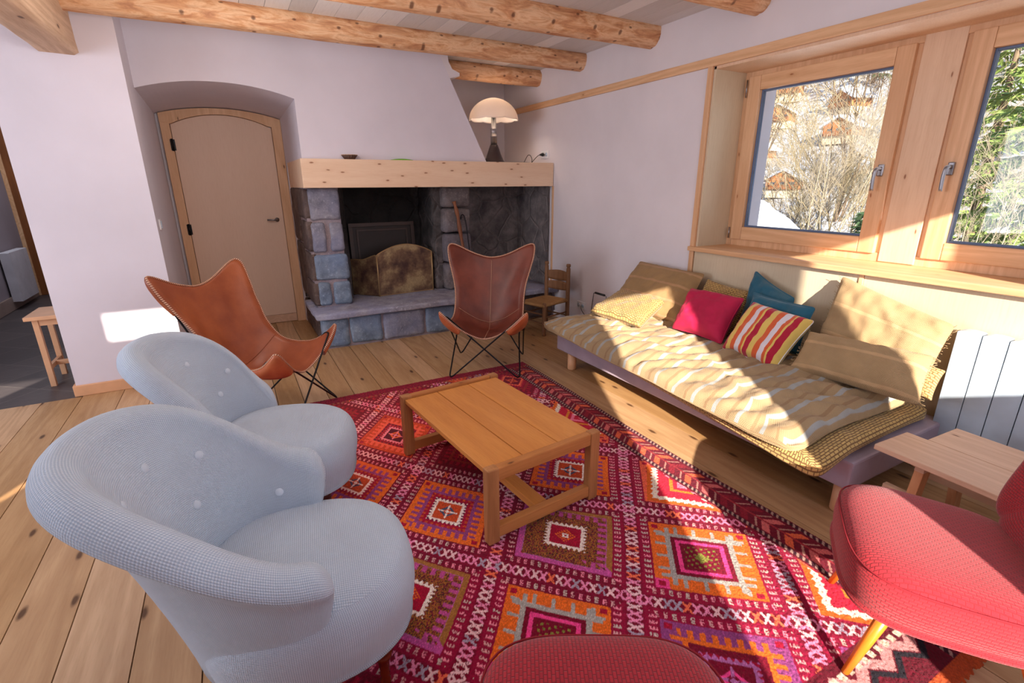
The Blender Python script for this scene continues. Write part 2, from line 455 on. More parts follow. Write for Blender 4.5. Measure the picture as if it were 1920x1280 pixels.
def mat_stripes():
    t = NT('candy_stripes'); v = t.coord('UV'); x, y, z = t.sep(v)
    f = t.math('FRACT', t.math('MULTIPLY', x, 1 / .172))
    st = [(0, (176, 8, 50)), (.2, (222, 190, 98)), (.42, (214, 92, 44)), (.62, (222, 214, 222)), (.82, (214, 92, 44)), (.93, (222, 190, 98))]
    q = t.n('ShaderNodeValToRGB'); q.color_ramp.interpolation = 'CONSTANT'; t.L(f, q.inputs[0]); e = q.color_ramp.elements
    while len(e) < len(st): e.new(.5)
    for i, (p, c) in enumerate(st): e[i].position = p; e[i].color = s2l(c)
    t.set(q.outputs[0], .9, Sheen_Weight=.3); t.bump(t.noise(v, 500, 2), .4, .003); return t.m
M['stripes'] = mat_stripes()
def mat_glass():
    t = NT('window_glass'); t.t.nodes.remove(t.b)
    tr = t.n('ShaderNodeBsdfTransparent'); gl = t.n('ShaderNodeBsdfGlossy'); gl.inputs['Roughness'].default_value = .02
    tr.inputs[0].default_value = (.94, .97, .98, 1)
    fr = t.n('ShaderNodeFresnel'); fr.inputs[0].default_value = 1.35
    mx = t.n('ShaderNodeMixShader'); t.L(fr.outputs[0], mx.inputs[0]); t.L(tr.outputs[0], mx.inputs[1]); t.L(gl.outputs[0], mx.inputs[2])
    t.L(mx.outputs[0], t.out.inputs[0]); return t.m
M['glass'] = mat_glass()
def mat_shade():
    t = NT('milky_acrylic'); t.t.nodes.remove(t.b)
    d = t.n('ShaderNodeBsdfDiffuse'); d.inputs[0].default_value = s2l((252, 240, 232))
    tl = t.n('ShaderNodeBsdfTranslucent'); tl.inputs[0].default_value = s2l((255, 244, 234))
    g = t.n('ShaderNodeBsdfGlossy'); g.inputs['Roughness'].default_value = .15
    m1 = t.n('ShaderNodeMixShader'); m1.inputs[0].default_value = .55; t.L(d.outputs[0], m1.inputs[1]); t.L(tl.outputs[0], m1.inputs[2])
    m2 = t.n('ShaderNodeMixShader'); m2.inputs[0].default_value = .06; t.L(m1.outputs[0], m2.inputs[1]); t.L(g.outputs[0], m2.inputs[2])
    t.L(m2.outputs[0], t.out.inputs[0]); return t.m
M['shade'] = mat_shade()
# ================================================================== SETTING
CZ = 2.69          # ceiling
XW = 3.22          # window wall
# ---- floor boards
seams = [-4.6, -4.38, -4.14, -3.92, -3.7, -3.48, -3.24, -3.02, -2.8, -2.58, -2.34, -2.12, -1.88, -1.64, -1.40, -1.17, -.914, -.718, -.505, -.30, -.10, .10, .27, .438, .617, .824, .963, 1.17, 1.323, 1.544, 1.72, 1.92, 2.10, 2.315, 2.52, 2.75, 2.98, 3.30]
mb = MB()
for i in range(len(seams) - 1):
    a, b = seams[i], seams[i + 1]
    y1 = 4.54 if b < -1.1 else 6.15
    pid = random.random()
    mb.box(a + .0022, b - .0022, -.9, y1, -.03, 0, att=pid)
fl = struct(mb, 'floor', M['floor'], attr='pid')
mb = MB(); mb.box(-4.6, 3.3, -.9, 9.9, -.08, -.031); struct(mb, 'floor_underlay', M['dark'])
mb = MB(); mb.box(-2.7, -1.19, 4.545, 9.9, -.03, -.004); struct(mb, 'floor_hall', M['tile'])
# ---- ceiling boards
mb = MB(); x = -4.6
while x < 3.3:
    mb.box(x + .0016, x + .157 - .0016, -.9 if x > -1.7 else .8, 6.2, CZ, CZ + .018, att=random.random()); x += .157
struct(mb, 'ceiling', M['ceil'], attr='pid')
mb = MB(); mb.box(-1.75, 4.05, -1.1, 10.1, CZ + .02, CZ + .3); mb.box(-4.8, -1.75, .72, 10.1, CZ + .02, CZ + .3); struct(mb, 'ceiling_roof', M['dark'])

# ---- window wall
mb = MB()
OY0, OY1, OZ0, OZ1 = .29, 2.80, .985, 2.30
mb.box(XW, 3.95, -.9, OY0, 0, CZ + .02); mb.box(XW, 3.95, OY1, 6.25, 0, CZ + .02)
mb.box(XW, 3.95, OY0, OY1, 0, OZ0); mb.box(XW, 3.95, OY0, OY1, OZ1, CZ + .02)
struct(mb, 'wall_right', M['plaster2'])
# ---- back wall (behind the hood), left block, chimney wall with the arched door recess
mb = MB(); mb.box(.60, XW, 6.03, 6.25, 0, CZ); mb.box(-.6, .62, 6.13, 6.25, 0, CZ); struct(mb, 'wall_back', M['plaster2'])
mb = MB(); mb.box(-1.197, -.487, 4.57, 6.2, 0, CZ, 0); struct(mb, 'wall_left', M['plaster'])
def arch(x, x0, x1, zs, zc):
    t = (x - (x0 + x1) / 2) / ((x1 - x0) / 2); return zs + (zc - zs) * (1 - abs(t) ** 2.1)
mb = MB(); N = 28; xs = [lerp(-.487, .627, i / N) for i in range(N + 1)]
F = [arch(x, -.487, .627, 2.200, 2.285) for x in xs]
xb = [lerp(-.487, .60, i / N) for i in range(N + 1)]
Bk = [arch(x, -.487, .60, 2.150, 2.225) for x in xb]
vs = []; fs = []
for i in range(N + 1):
    vs += [(xs[i], 4.97, CZ), (xs[i], 4.97, F[i]), (xb[i], 6.13, Bk[i]), (xb[i], 6.13, CZ)]
for i in range(N):
    a = i * 4; b = a + 4
    for k in range(4): fs.append((a + k, b + k, b + (k + 1) % 4, a + (k + 1) % 4))
mb.add(vs, fs)
# right jamb above the mantel and the hood with its slanted edge
mb.add([(.627, 4.97, 1.715), (.60, 6.13, 1.715), (.60, 6.13, 2.16), (.627, 4.97, 2.205)], [(0, 3, 2, 1)])
poly = [(.627, 1.715), (2.437, 1.722), (1.955, CZ), (.627, CZ)]
vs = [(x, 4.97, z) for x, z in poly] + [(x, 6.04, z) for x, z in poly]
mb.add(vs, [(0, 1, 2, 3), (7, 6, 5, 4), (0, 4, 5, 1), (1, 5, 6, 2), (2, 6, 7, 3)])
struct(mb, 'wall_chimney', M['plaster'])
# little plastered corbel under the last log
mb = MB()
pr = [(1.955, CZ), (2.05, CZ), (2.063, 2.60), (2.10, 2.555), (2.165, 2.533), (2.160, 2.515), (2.035, 2.515), (1.99, 2.60)]
pr = [(1.95, CZ), (2.045, CZ), (2.055, 2.62), (2.09, 2.56), (2.165, 2.533), (2.165, 2.505), (2.03, 2.47), (1.99, 2.60)]
vs = [(x, 4.972, z) for x, z in pr] + [(x, 5.35, z) for x, z in pr]; n = len(pr)
mb.add(vs, [tuple(range(n)), tuple(range(2 * n - 1, n - 1, -1))] + [(i, i + n, (i + 1) % n + n, (i + 1) % n) for i in range(n)])
struct(mb, 'trim_1', M['plaster2'])
# ---- out of view shell: rear wall with its glazed openings, side walls, hall
mb = MB(); Y0, Y1 = -.95, -.75
mb.box(-1.6, .50, Y0, Y1, 0, CZ); mb.box(.50, 1.21, Y0, Y1, 2.30, CZ); mb.box(1.21, 1.82, Y0, Y1, 0, CZ)
mb.box(1.82, 2.55, Y0, Y1, 0, 1.17); mb.box(1.82, 2.55, Y0, Y1, 2.29, CZ); mb.box(2.55, 3.95, Y0, Y1, 0, CZ)
struct(mb, 'wall_rear', M['plaster'])
mb = MB(); mb.box(-1.7, -1.55, -.95, .9, 0, CZ)
mb.box(-2.28, -1.55, .75, .9, 0, CZ); mb.box(-2.80, -2.40, .75, .9, 0, 1.95); mb.box(-2.40, -2.28, .75, .9, 0, .93); mb.box(-2.40, -2.28, .75, .9, 1.07, 1.95); mb.box(-2.80, -2.28, .75, .9, 2.21, CZ)  # unseen openings sized and placed to throw the left sun patches
mb.box(-3.62, -2.80, .75, .9, 0, CZ); mb.box(-4.0, -3.62, .75, .9, 0, 1.4); mb.box(-4.0, -3.62, .75, .9, 1.87, CZ); mb.box(-4.8, -4.0, .75, .9, 0, CZ)
mb.box(-4.8, -4.6, .75, 4.75, 0, CZ); mb.box(-4.8, -2.6, 4.62, 4.75, 0, CZ)
struct(mb, 'wall_side', M['plaster'])
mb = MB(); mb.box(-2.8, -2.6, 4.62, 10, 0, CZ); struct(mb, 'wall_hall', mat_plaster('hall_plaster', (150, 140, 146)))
mb = MB(); mb.box(-1.197, -1.0, 6.2, 10, 0, CZ); mb.box(-2.6, -1.0, 9.9, 10, 0, CZ); struct(mb, 'wall_hall_far', M['plaster'])
mb = MB(); mb.box(-2.555, -1.21, 9.45, 9.53, 0, 2.6, .005)
struct(mb, 'door_2', M['brownwood'])
mb = MB(); mb.box(-2.6, -2.555, 9.43, 9.53, 0, 2.6, .004); struct(mb, 'trim_2', M['piney'])
mb = MB(); mb.box(-2.6, -2.575, 4.75, 9.43, 0, .16, .004); struct(mb, 'baseboard_hall', mat_plain('hall_skirting', (150, 130, 120), .5))
# baseboard along the foot of the left block
mb = MB(); mb.box(-1.215, -.49, 4.548, 4.57, 0, .085, .006); mb.box(-1.215, -1.197, 4.57, 5.9, 0, .085, .004)
struct(mb, 'baseboard_left', M['beech'])
mb = MB(); mb.box(XW - .014, XW, 2.85, 4.85, 0, .07, .004); struct(mb, 'baseboard_right', M['plaster2'])

# ---- log beams
def log_beam(name, y, x0, x1, r0, r1, z, label):
    m = MB(); n = 22; ns = int((x1 - x0) / .07); sd = random.random() * 50
    def P(u, v):
        x = lerp(x0, x1, v); a = 2 * pi * u
        r = lerp(r0, r1, v) * (1 + .05 * noise.noise((x * 1.6, cos(a) * 1.2 + sd, sin(a) * 1.2)) + .022 * noise.noise((x * 7, cos(a) * 5 + sd, sin(a) * 5)))
        r *= 1 - .05 * max(0, 1 - abs(((a / (2 * pi)) * 9 % 1) - .5) * 3)      # adze flats
        if abs(((u - .56 - .015 * noise.noise((x * 1.5, sd, 0))) + .5) % 1 - .5) < .028: r *= .955      # long drying crack
        return (x, y + r * cos(a) + .012 * noise.noise((x * .8, sd, 4)), z + r * sin(a) + .01 * noise.noise((x * .9, sd, 9)))
    m.grid(P, n * 2, ns, cu=True, flip=True)
    o = m.build(name, M['log']); return tag(o, label, 'ceiling beam', 'round log beams under the ceiling')
log_beam('log_beam', 2.50, -.9, XW + .03, .115, .10, 2.645, 'nearest stub of round log beam, cut off by the top of the photo')
log_beam('log_beam', 3.47, -.9, XW + .03, .125, .10, 2.650, 'thick peeled log beam between the nearest stub and the one by the chimney wall')
log_beam('log_beam', 4.43, -.72, XW + .03, .098, .092, 2.640, 'long peeled log beam running just in front of the chimney wall')
log_beam('log_beam', 5.24, 2.02, XW + .03, .085, .088, 2.618, 'short farthest log beam above the mushroom lamp')
# squared timber bearing on the left block
m = MB(); n = 40
def P(u, v):
    y = lerp(.4, 4.575, v); sd = 3.3
    c = [(-.935, 2.335), (-.912, 2.315), (-.735, 2.312), (-.708, 2.33), (-.708, 2.60), (-.73, CZ + .01), (-.92, CZ + .01), (-.94, 2.66)]
    k = u * 8; i = int(k) % 8; f = k - int(k); a = c[i]; b = c[(i + 1) % 8]
    x = lerp(a[0], b[0], f); z = lerp(a[1], b[1], f)
    w = noise.noise((y * 1.3, x * 3, z * 3)) * .012 + noise.noise((y * 4, x * 9, z * 9)) * .005
    return (x + w, y, z + w * .7)
m.grid(P, 32, n, cu=True, flip=False)
m.add([P(i / 32, 1) for i in range(32)], [tuple(range(32))])
tag(m.build('timber_beam', M['timber']), 'big squared old timber ending against the white wall, top left corner', 'ceiling beam')

# ---- trims of the window wall
mb = MB(); mb.box(XW - .022, XW, .0, 5.735, 2.300, 2.362, .004); struct(mb, 'trim_3', M['piney'])
mb = MB(); mb.box(XW - .022, XW, 2.80, 2.842, .07, 2.300, .003); struct(mb, 'trim_4', M['pinez'])
mb = MB(); mb.box(XW, 3.56, OY1 - .018, OY1, 1.02, 2.30); struct(mb, 'trim_5', M['panel'])            # lining boards of the reveal
mb = MB(); mb.box(XW, 3.56, OY0, OY1, OZ1 - .018, OZ1); struct(mb, 'trim_6', M['postz'])
mb = MB(); mb.box(XW - .045, 3.56, .20, 2.845, .985, 1.02, .006); struct(mb, 'trim_7', M['piney'])  # sill board
mb = MB(); mb.box(XW - .012, XW - .001, 1.56, 2.795, .0, .984, .002); mb.box(XW - .012, XW - .001, .0, 1.532, .0, .984, .002)
struct(mb, 'trim_8', M['panel'])
mb = MB(); mb.box(XW - .018, XW - .001, 1.533, 1.559, .0, .984, .003); struct(mb, 'trim_9', M['pinez'])
mb = MB(); mb.box(XW - .014, XW, 4.862, 4.885, .36, 1.475, .002); struct(mb, 'trim_10', M['pinez'])     # edge strip beside the fireplace

# ---- window frame and two sashes
mb = MB()
mb.box(3.55, 3.63, 2.74, 2.785, 1.02, 2.285, .003); mb.box(3.551, 3.63, OY0 + .0, 2.7395, 2.245, 2.285, .003); mb.box(3.551, 3.63, OY0, 2.7395, 1.02, 1.075, .003)
mb.box(3.55, 3.63, OY0, .345, 1.02, 2.285, .003); mb.box(3.56, 3.63, 1.60, 1.69, 1.02, 2.285, .003); mb.box(3.56, 3.63, 1.40, 1.48, 1.02, 2.285, .003)
struct(mb, 'trim_11', M['pinez'])
mb = MB(); mb.box(3.545, 3.65, 1.445, 1.641, 1.025, 2.285, .004); struct(mb, 'trim_12', M['postz'])
def sash(name, y0, y1, hy, label):
    z0, z1 = 1.07, 2.25; w = .098; X0, X1 = 3.535, 3.61
    m = MB(); m.box(X0, X1, y0, y0 + w, z0, z1, .006); m.box(X0, X1, y1 - w, y1, z0, z1, .006)
    o = m.build(name, M['pinez']); o['kind'] = 'structure'
    m = MB(); m.box(X0 + .001, X1, y0 + w, y1 - w, z0, z0 + w, .006); m.box(X0 + .001, X1, y0 + w, y1 - w, z1 - w, z1, .006); m.build('sash_rail', M['piney'], o)
    m = MB(); a, b = y0 + w, y1 - w
    for q in ((a, a + .012, z0 + w, z1 - w), (b - .012, b, z0 + w, z1 - w), (a + .012, b - .012, z0 + w, z0 + w + .012), (a + .012, b - .012, z1 - w - .012, z1 - w)):
        m.box(3.566, 3.600, *q, .002)
    m.build('window_seal', mat_plain('grey_seal', (92, 108, 140), .5), o)
    m = MB(); m.box(3.580, 3.584, a + .004, b - .004, z0 + w + .004, z1 - w - .004); m.build('window_pane', M['glass'], o)
    # handle: plate + bent lever
    m = MB(); m.box(3.522, 3.535, hy - .016, hy + .016, 1.535, 1.605, .006)
    pts = [(3.53, hy, 1.578), (3.50, hy, 1.580), (3.482, hy + .004, 1.572), (3.478, hy + .006, 1.54), (3.478, hy + .006, 1.50), (3.480, hy + .004, 1.45)]
    pts = spline(pts, 4); m.tube(pts, [lerp(.011, .009, i / len(pts)) for i in range(len(pts))], 10)
    m.build('window_handle', M['steel'], o)
    return o, X0
w1, X0 = sash('window_1', 1.672, 2.742, 1.722, '')
for z0, z1 in ((2.11, 2.23), (1.075, 1.16)):
    m = MB(); m.tube([(X0 - .006, 2.750, z0), (X0 - .006, 2.750, z1)], .0055, 10, att=0); m.build('hinge', M['steel'], w1)
w2, X0 = sash('window_2', .352, 1.418, 1.370, '')

# ---- door in the arched recess
def prism_xz(m, pts, y0, y1):
    n = len(pts); vs = [(x, y0, z) for x, z in pts] + [(x, y1, z) for x, z in pts]
    m.add(vs, [tuple(range(n)), tuple(range(2 * n - 1, n - 1, -1))] + [(i, i + n, (i + 1) % n + n, (i + 1) % n) for i in range(n)])
za = lambda x: arch(x, -.378, .508, 2.060, 2.165)
zo = lambda x: arch(x, -.487, .60, 2.150, 2.225)
K = 24; m = MB(); xs = [lerp(-.374, .504, i / K) for i in range(K + 1)]
prism_xz(m, [(-.374, .095), (.504, .095)] + [(x, za(x) - .004) for x in reversed(xs)], 6.092, 6.125)
dr = m.build('door_1', M['door']); dr['kind'] = 'structure'
m = MB(); m.box(-.374, .504, 6.085, 6.125, .005, .092, .004); m.build('kick_board', M['palewood'], dr)
m = MB()
m.box(-.456, -.378, 6.06, 6.13, 0, 2.075, .004); m.box(.508, .598, 6.06, 6.13, 0, 2.075, .004)
xs = [lerp(-.456, .598, i / K) for i in range(K + 1)]
for i in range(K):
    a, b = xs[i], xs[i + 1]
    lo = lambda x: 2.07 if (x < -.378 or x > .508) else za(x)
    prism_xz(m, [(a, lo(a)), (b, lo(b)), (b, zo(b) - .005), (a, zo(a) - .005)], 6.062, 6.13)
m.build('door_frame', mat_wood('frame_pine', (238, 200, 162), (226, 180, 140), (196, 144, 104), 'z', 8, .5, .5, 3.5, grain=.8), dr)
for z in (1.873, 1.075):
    m = MB(); m.tube([(-.383, 6.052, z - .055), (-.383, 6.052, z + .055)], .011, 10); m.box(-.40, -.36, 6.056, 6.062, z - .05, z + .05, .001); m.build('hinge', M['black'], dr)
m = MB(); m.tube([(.44, 6.095, 1.142), (.44, 6.05, 1.142), (.425, 6.04, 1.142), (.34, 6.038, 1.145)], .009, 10); m.lathe([(.022, 0), (.022, .008), (0.001, .008)], 16, (0, 0, 0), M=Matrix.Translation((.44, 6.092, 1.142)) @ Matrix.Rotation(pi / 2, 4, 'X'))
m.build('door_handle', M['steel'], dr)

# ---- switch and sockets
def plate(name, x, y, z, w, h, nx, label, n=1, toggle=False):
    t = thing(name, label, 'wall plate' if not toggle else 'light switch', (x, y, z))
    m = MB(); m.box(0 if nx > 0 else -.011, .011 if nx > 0 else 0, -w / 2, w / 2, -h / 2, h / 2, .004); m.build('cover_plate', M['white'], t)
    for i in range(n):
        cy = (i - (n - 1) / 2) * w / n
        m = MB()
        if toggle: m.box(.011, .017, cy - .02, cy + .02, -.028, .028, .004); m.build('rocker', M['enamel'], t)
        else:
            m.lathe([(.021, 0), (.021, -.004), (.018, -.006), (.0005, -.006)], 20, M=Matrix.Translation((-.0145, cy, 0)) @ Matrix.Rotation(-pi / 2, 4, 'Y'))
            m.build('socket_well', M['enamel'], t)
    return t
plate('light_switch', -.487, 4.735, 1.215, .075, .08, 1, 'small white light switch on the side of the white wall left of the arched door', toggle=True)
plate('wall_socket', XW, 5.055, 1.815, .16, .08, -1, 'white double socket just above the mantel shelf, black plug in it', 2)
plate('wall_socket', XW, 4.27, .235, .15, .08, -1, 'white double socket low on the wall behind the small rush chair', 2)
# ================================================================== FIREPLACE
def rough_block(m, x0, x1, y0, y1, z0, z1, amp=.012, cell=.035, rnd=.03, seed=0):
    bm = bmesh.new(); bmesh.ops.create_cube(bm, size=1)
    n = max(2, min(14, int(max(x1 - x0, z1 - z0, (y1 - y0) * .6) / cell)))
    bmesh.ops.subdivide_edges(bm, edges=bm.edges[:], cuts=n, use_grid_fill=True)
    sx, sy, sz = x1 - x0, y1 - y0, z1 - z0; c = Vector(((x0 + x1) / 2, (y0 + y1) / 2, (z0 + z1) / 2))
    for v in bm.verts:
        p = Vector((v.co.x * sx, v.co.y * sy, v.co.z * sz)); h = Vector((sx / 2 - rnd, sy / 2 - rnd, sz / 2 - rnd))
        q = Vector([max(-abs(h[i]), min(abs(h[i]), p[i])) for i in range(3)]); d = p - q
        if d.length > 1e-6: p = q + d.normalized() * min(d.length, rnd)
        w = p + c; s = Vector((seed * 3.1, seed * 7.7, seed * 1.3))
        nn = (d.normalized() if d.length > 1e-6 else Vector((0, -1, 0)))
        p += nn * (noise.noise((w + s) * 7) * amp + noise.noise((w + s) * 22) * amp * .45)
        v.co = p + c
    bm.verts.index_update()
    m.add([v.co.copy() for v in bm.verts], [[v.index for v in f.verts] for f in bm.faces], smooth=True)
    bm.free()

def soot_mask(t):
    v = t.coord(); x, y, z = t.sep(v); n = t.noise(v, 5, 3)
    a = t.rng(t.math('ADD', z, t.math('MULTIPLY', n, .5)), .75, 1.25, .45, 1)
    b = t.math('MULTIPLY', t.rng(x, .75, 1.0, 0, 1), t.rng(t.math('ADD', x, t.math('MULTIPLY', n, .3)), 2.0, 2.35, 1, .12))
    return t.math('MULTIPLY', a, b)
def stone_soot(name, c1, c2, c3, scale, bump):
    t = NT(name); v = t.coord(); n1 = t.noise(v, scale, 6, .65); n2 = t.noise(v, scale * 6, 5, .7)
    vo = t.voro(t.vadd(v, t.comb(t.math('MULTIPLY', n1, .1), 0.0, t.math('MULTIPLY', n1, .1))), 3.6, 'DISTANCE_TO_EDGE', 0)
    c = t.ramp(n1, [(.3, s2l(c3)), (.5, s2l(c2)), (.72, s2l(c1))])
    c = t.mix(t.rng(vo, .03, .07, .5, 0), c, s2l([q * .9 for q in c1]))
    c = t.mix(t.math('MULTIPLY', soot_mask(t), .93), c, s2l((12, 9, 8)))
    t.set(c, .8); t.bump(t.math('ADD', t.math('ADD', n1, t.math('MULTIPLY', n2, .3)), t.rng(vo, 0, .06, 0, .5)), .9, .03); return t.m
M['stone'] = mat_stone('granite', (166, 164, 174), (138, 136, 148), (100, 100, 112), 7, .8)
M['stone_blue'] = mat_stone('blue_granite', (148, 160, 178), (124, 138, 156), (96, 106, 122), 7, .7)
M['stone_brown'] = mat_stone('brown_stone', (124, 106, 98), (96, 80, 74), (66, 54, 50), 6, .8)
M['slab'] = mat_stone('hearth_slab', (178, 176, 188), (156, 152, 164), (128, 124, 136), 9, .5)
M['mortar'] = mat_stone('mortar', (162, 148, 150), (150, 136, 140), (124, 112, 118), 12, .4)
M['inner'] = stone_soot('sooty_stone', (158, 146, 144), (116, 108, 108), (76, 70, 72), 5, .9)
M['soot'] = mat_stone('soot', (34, 28, 26), (24, 19, 18), (12, 9, 8), 6, .7)

fp = thing('fireplace', 'wide open stone fireplace with granite pillars and a raised hearth slab', 'fireplace', (1.9, 5.2, 0))
def fpart(m, name, mat):
    o = m.build(name, mat, fp); o.location = (-1.9, -5.2, 0); return o
# raised base, split so single stones read
m = MB(); m.box(.63, 3.205, 4.80, 6.02, 0, .30); fpart(m, 'hearth_core', M['mortar'])
stones = [(.600, .845, .010, .29, 'stone_blue'), (.852, 1.16, .02, .292, 'stone_blue'), (1.175, 1.60, .012, .288, 'stone'), (1.615, 1.95, .015, .29, 'stone_blue'), (1.965, 2.35, .01, .29, 'stone'), (2.365, 2.78, .01, .285, 'stone'), (2.795, 3.19, .01, .29, 'stone_brown')]
for i, (a, b, z0, z1, k) in enumerate(stones):
    m = MB(); rough_block(m, a, b, 4.775, 4.93, z0, z1, .011, .03, .03, i); fpart(m, 'hearth_stone', M[k])
for i, (a, b) in enumerate(((4.94, 5.3), (5.31, 5.72), (5.73, 6.0))):
    m = MB(); rough_block(m, .598, .70, a, b, .01, .29, .008, .035, .025, 20 + i); fpart(m, 'hearth_stone', M['stone_brown'])
m = MB(); rough_block(m, .548, 3.205, 4.705, 5.50, .298, .362, .008, .05, .02, 31)
fpart(m, 'hearth_slab', M['slab'])
m = MB(); m.box(.62, 3.205, 5.45, 6.02, .29, .345); fpart(m, 'hearth_floor', M['soot'])
# back and side linings
m = MB()
def bw(u, v):
    x = lerp(.60, 3.207, u); z = lerp(.33, 1.50, v)
    return (x, 5.74 + .03 * noise.noise((x * 4, 0, z * 4)) + .012 * noise.noise((x * 14, 3, z * 14)) - (.10 if x > 2.35 else 0), z)
m.grid(bw, 90, 40, flip=False); fpart(m, 'back_stones', M['inner'])
m = MB()
def rw(u, v):
    y = lerp(4.93, 5.75, u); z = lerp(.33, 1.478, v)
    return (3.195 + .010 * noise.noise((y * 5, 7, z * 5)) - .003, y, z)
m.grid(rw, 30, 36, flip=True); fpart(m, 'side_stones', M['inner'])
# left pillar
m = MB(); m.box(.615, .915, 5.03, 6.02, .35, 1.48); fpart(m, 'pillar_core', M['mortar'])
lp = [(.640, .915, 1.185, 1.470, 'stone'), (.635, .765, .885, 1.165, 'stone'), (.800, .925, .895, 1.160, 'stone'), (.630, .940, .625, .870, 'stone_blue'), (.635, .755, .372, .605, 'stone_blue'), (.775, .945, .372, .600, 'stone_blue')]
for i, (a, b, z0, z1, k) in enumerate(lp):
    m = MB(); rough_block(m, a, b, 5.0, 5.22, z0, z1, .010, .028, .03, 40 + i); fpart(m, 'pillar_stone', M[k])
for i, (y0, y1, z0, z1) in enumerate(((5.02, 5.5, 1.2, 1.47), (5.02, 5.4, .9, 1.18), (5.02, 5.45, .62, .88), (5.02, 5.5, .37, .60), (5.5, 6.0, .95, 1.47), (5.5, 6.0, .37, .93))):
    m = MB(); rough_block(m, .596, .66, y0, y1, z0, z1, .006, .04, .02, 60 + i); fpart(m, 'pillar_stone', M['stone_brown'])
# flared sooty stone at the left of the back, and the pale right pillar
m = MB(); rough_block(m, .90, 1.02, 5.30, 5.75, .34, 1.48, .012, .04, .03, 70); fpart(m, 'flue_stone', M['inner'])
m = MB(); rough_block(m, 1.92, 2.05, 5.28, 5.75, .34, 1.48, .014, .04, .04, 71); fpart(m, 'flue_stone', M['inner'])
for i, (z0, z1) in enumerate(((.36, .66), (.67, .98), (.99, 1.25), (1.26, 1.478))):
    m = MB(); rough_block(m, 2.02, 2.335, 5.17, 5.72, z0, z1, .013, .03, .035, 80 + i); fpart(m, 'pillar_stone', mat_stone('pale_pillar_stone', (142, 132, 130), (116, 106, 106), (80, 70, 70), 6, .9))
# pine mantel
m = MB(); m.box(.600, XW - .006, 4.87, 4.91, 1.475, 1.720, .003); m.box(.602, .64, 4.91, 5.95, 1.476, 1.719); m.box(.64, XW - .007, 4.91, 5.02, 1.69, 1.719); m.box(.64, XW - .007, 4.91, 5.60, 1.478, 1.50); m.box(2.2, XW - .007, 5.0, 6.02, 1.69, 1.719)
mt = m.build('mantel_shelf', M['pine']); tag(mt, 'long pale pine mantel shelf with knots across the top of the fireplace', 'mantel')

# cast iron fireback
t = thing('fireback', 'dark cast iron fireback plate leaning on the sooty back of the fireplace', 'fireback', (1.46, 5.60, .348))
m = MB(); w, h = .365, .755; T = Matrix.Rotation(radians(-5), 4, 'X')
m.box(-w, w, 0, .015, 0, h, .003, 0, T); m.build('plate', mat_plain('cast_iron', (46, 36, 34), .5, .3), t)
m = MB()
for a in ((-w, w, -.018, 0, h - .04, h), (-w, -w + .04, -.018, 0, 0, h - .04), (w - .04, w, -.018, 0, 0, h - .04), (-w + .08, w - .08, -.010, 0, h - .09, h - .07), (-w + .08, -w + .1, -.01, 0, .05, h - .09), (w - .1, w - .08, -.01, 0, .05, h - .09)):
    m.box(*a, .002, 0, T)
m.build('rim', mat_plain('cast_iron_rim', (66, 50, 46), .45, .3), t)

# folding brass fire screen
def screen_mat():
    t = NT('tarnished_brass'); v = t.coord(); n = t.noise(v, 5, 4, .6); n2 = t.noise(v, 60, 4, .7)
    c = t.ramp(n, [(.36, s2l((84, 60, 58))), (.5, s2l((142, 112, 86))), (.62, s2l((192, 166, 124)))])
    c = t.mix(t.rng(n2, .4, .7, .35, 0), c, s2l((66, 44, 34)))
    t.set(c, .5, Metallic=.35); t.bump(n2, .15, .002); return t.m
SM = screen_mat(); BR = mat_plain('old_brass_edge', (178, 146, 104), .4, .5)
ts = thing('fire_screen', 'folding tarnished brass fire screen with arched centre panel on the hearth', 'fire screen', (1.27, 5.235, .362))
def panel(p0, p1, zt, name='screen_panel'):
    """zt(t) top height, p0/p1 local xy"""
    m = MB(); n = 24; vs = []; fs = []
    d = Vector((p1[0] - p0[0], p1[1] - p0[1], 0)); nrm = Vector((-d.y, d.x, 0)).normalized() * .003
    for i in range(n + 1):
        t = i / n; x = lerp(p0[0], p1[0], t); y = lerp(p0[1], p1[1], t)
        for s in (1, -1):
            vs += [(x + s * nrm.x, y + s * nrm.y, .004), (x + s * nrm.x, y + s * nrm.y, zt(t))]
    for i in range(n):
        a = i * 4; b = a + 4
        fs += [(a, b, b + 1, a + 1), (a + 3, b + 3, b + 2, a + 2), (a + 1, b + 1, b + 3, a + 3), (a + 2, b + 2, b, a)]
    fs += [(0, 1, 3, 2), (n * 4, n * 4 + 2, n * 4 + 3, n * 4 + 1)]
    m.add(vs, fs); o = m.build(name, SM, ts)
    m = MB(); pts = [(p0[0], p0[1], .006)] + [(lerp(p0[0], p1[0], i / n), lerp(p0[1], p1[1], i / n), zt(i / n)) for i in range(n + 1)] + [(p1[0], p1[1], .006)]
    m.tube(pts, .006, 8, closed=True); m.build('rim', BR, o)
cz = lambda t: .435 + .095 * sin(pi * t) ** .9
panel((0, 0), (.62, .05), cz)
panel((0, 0), (-.215, .245), lambda t: .435 - .05 * sstep(0, .6, t) - .005 * t)
panel((.62, .05), (.665, .29), lambda t: .435 - .05 * sstep(0, .6, t))
for p in ((0, 0), (.62, .05)):
    m = MB(); m.tube([(p[0], p[1] - .006, .0), (p[0], p[1] - .006, .43)], .008, 8); m.build('hinge', BR, ts)

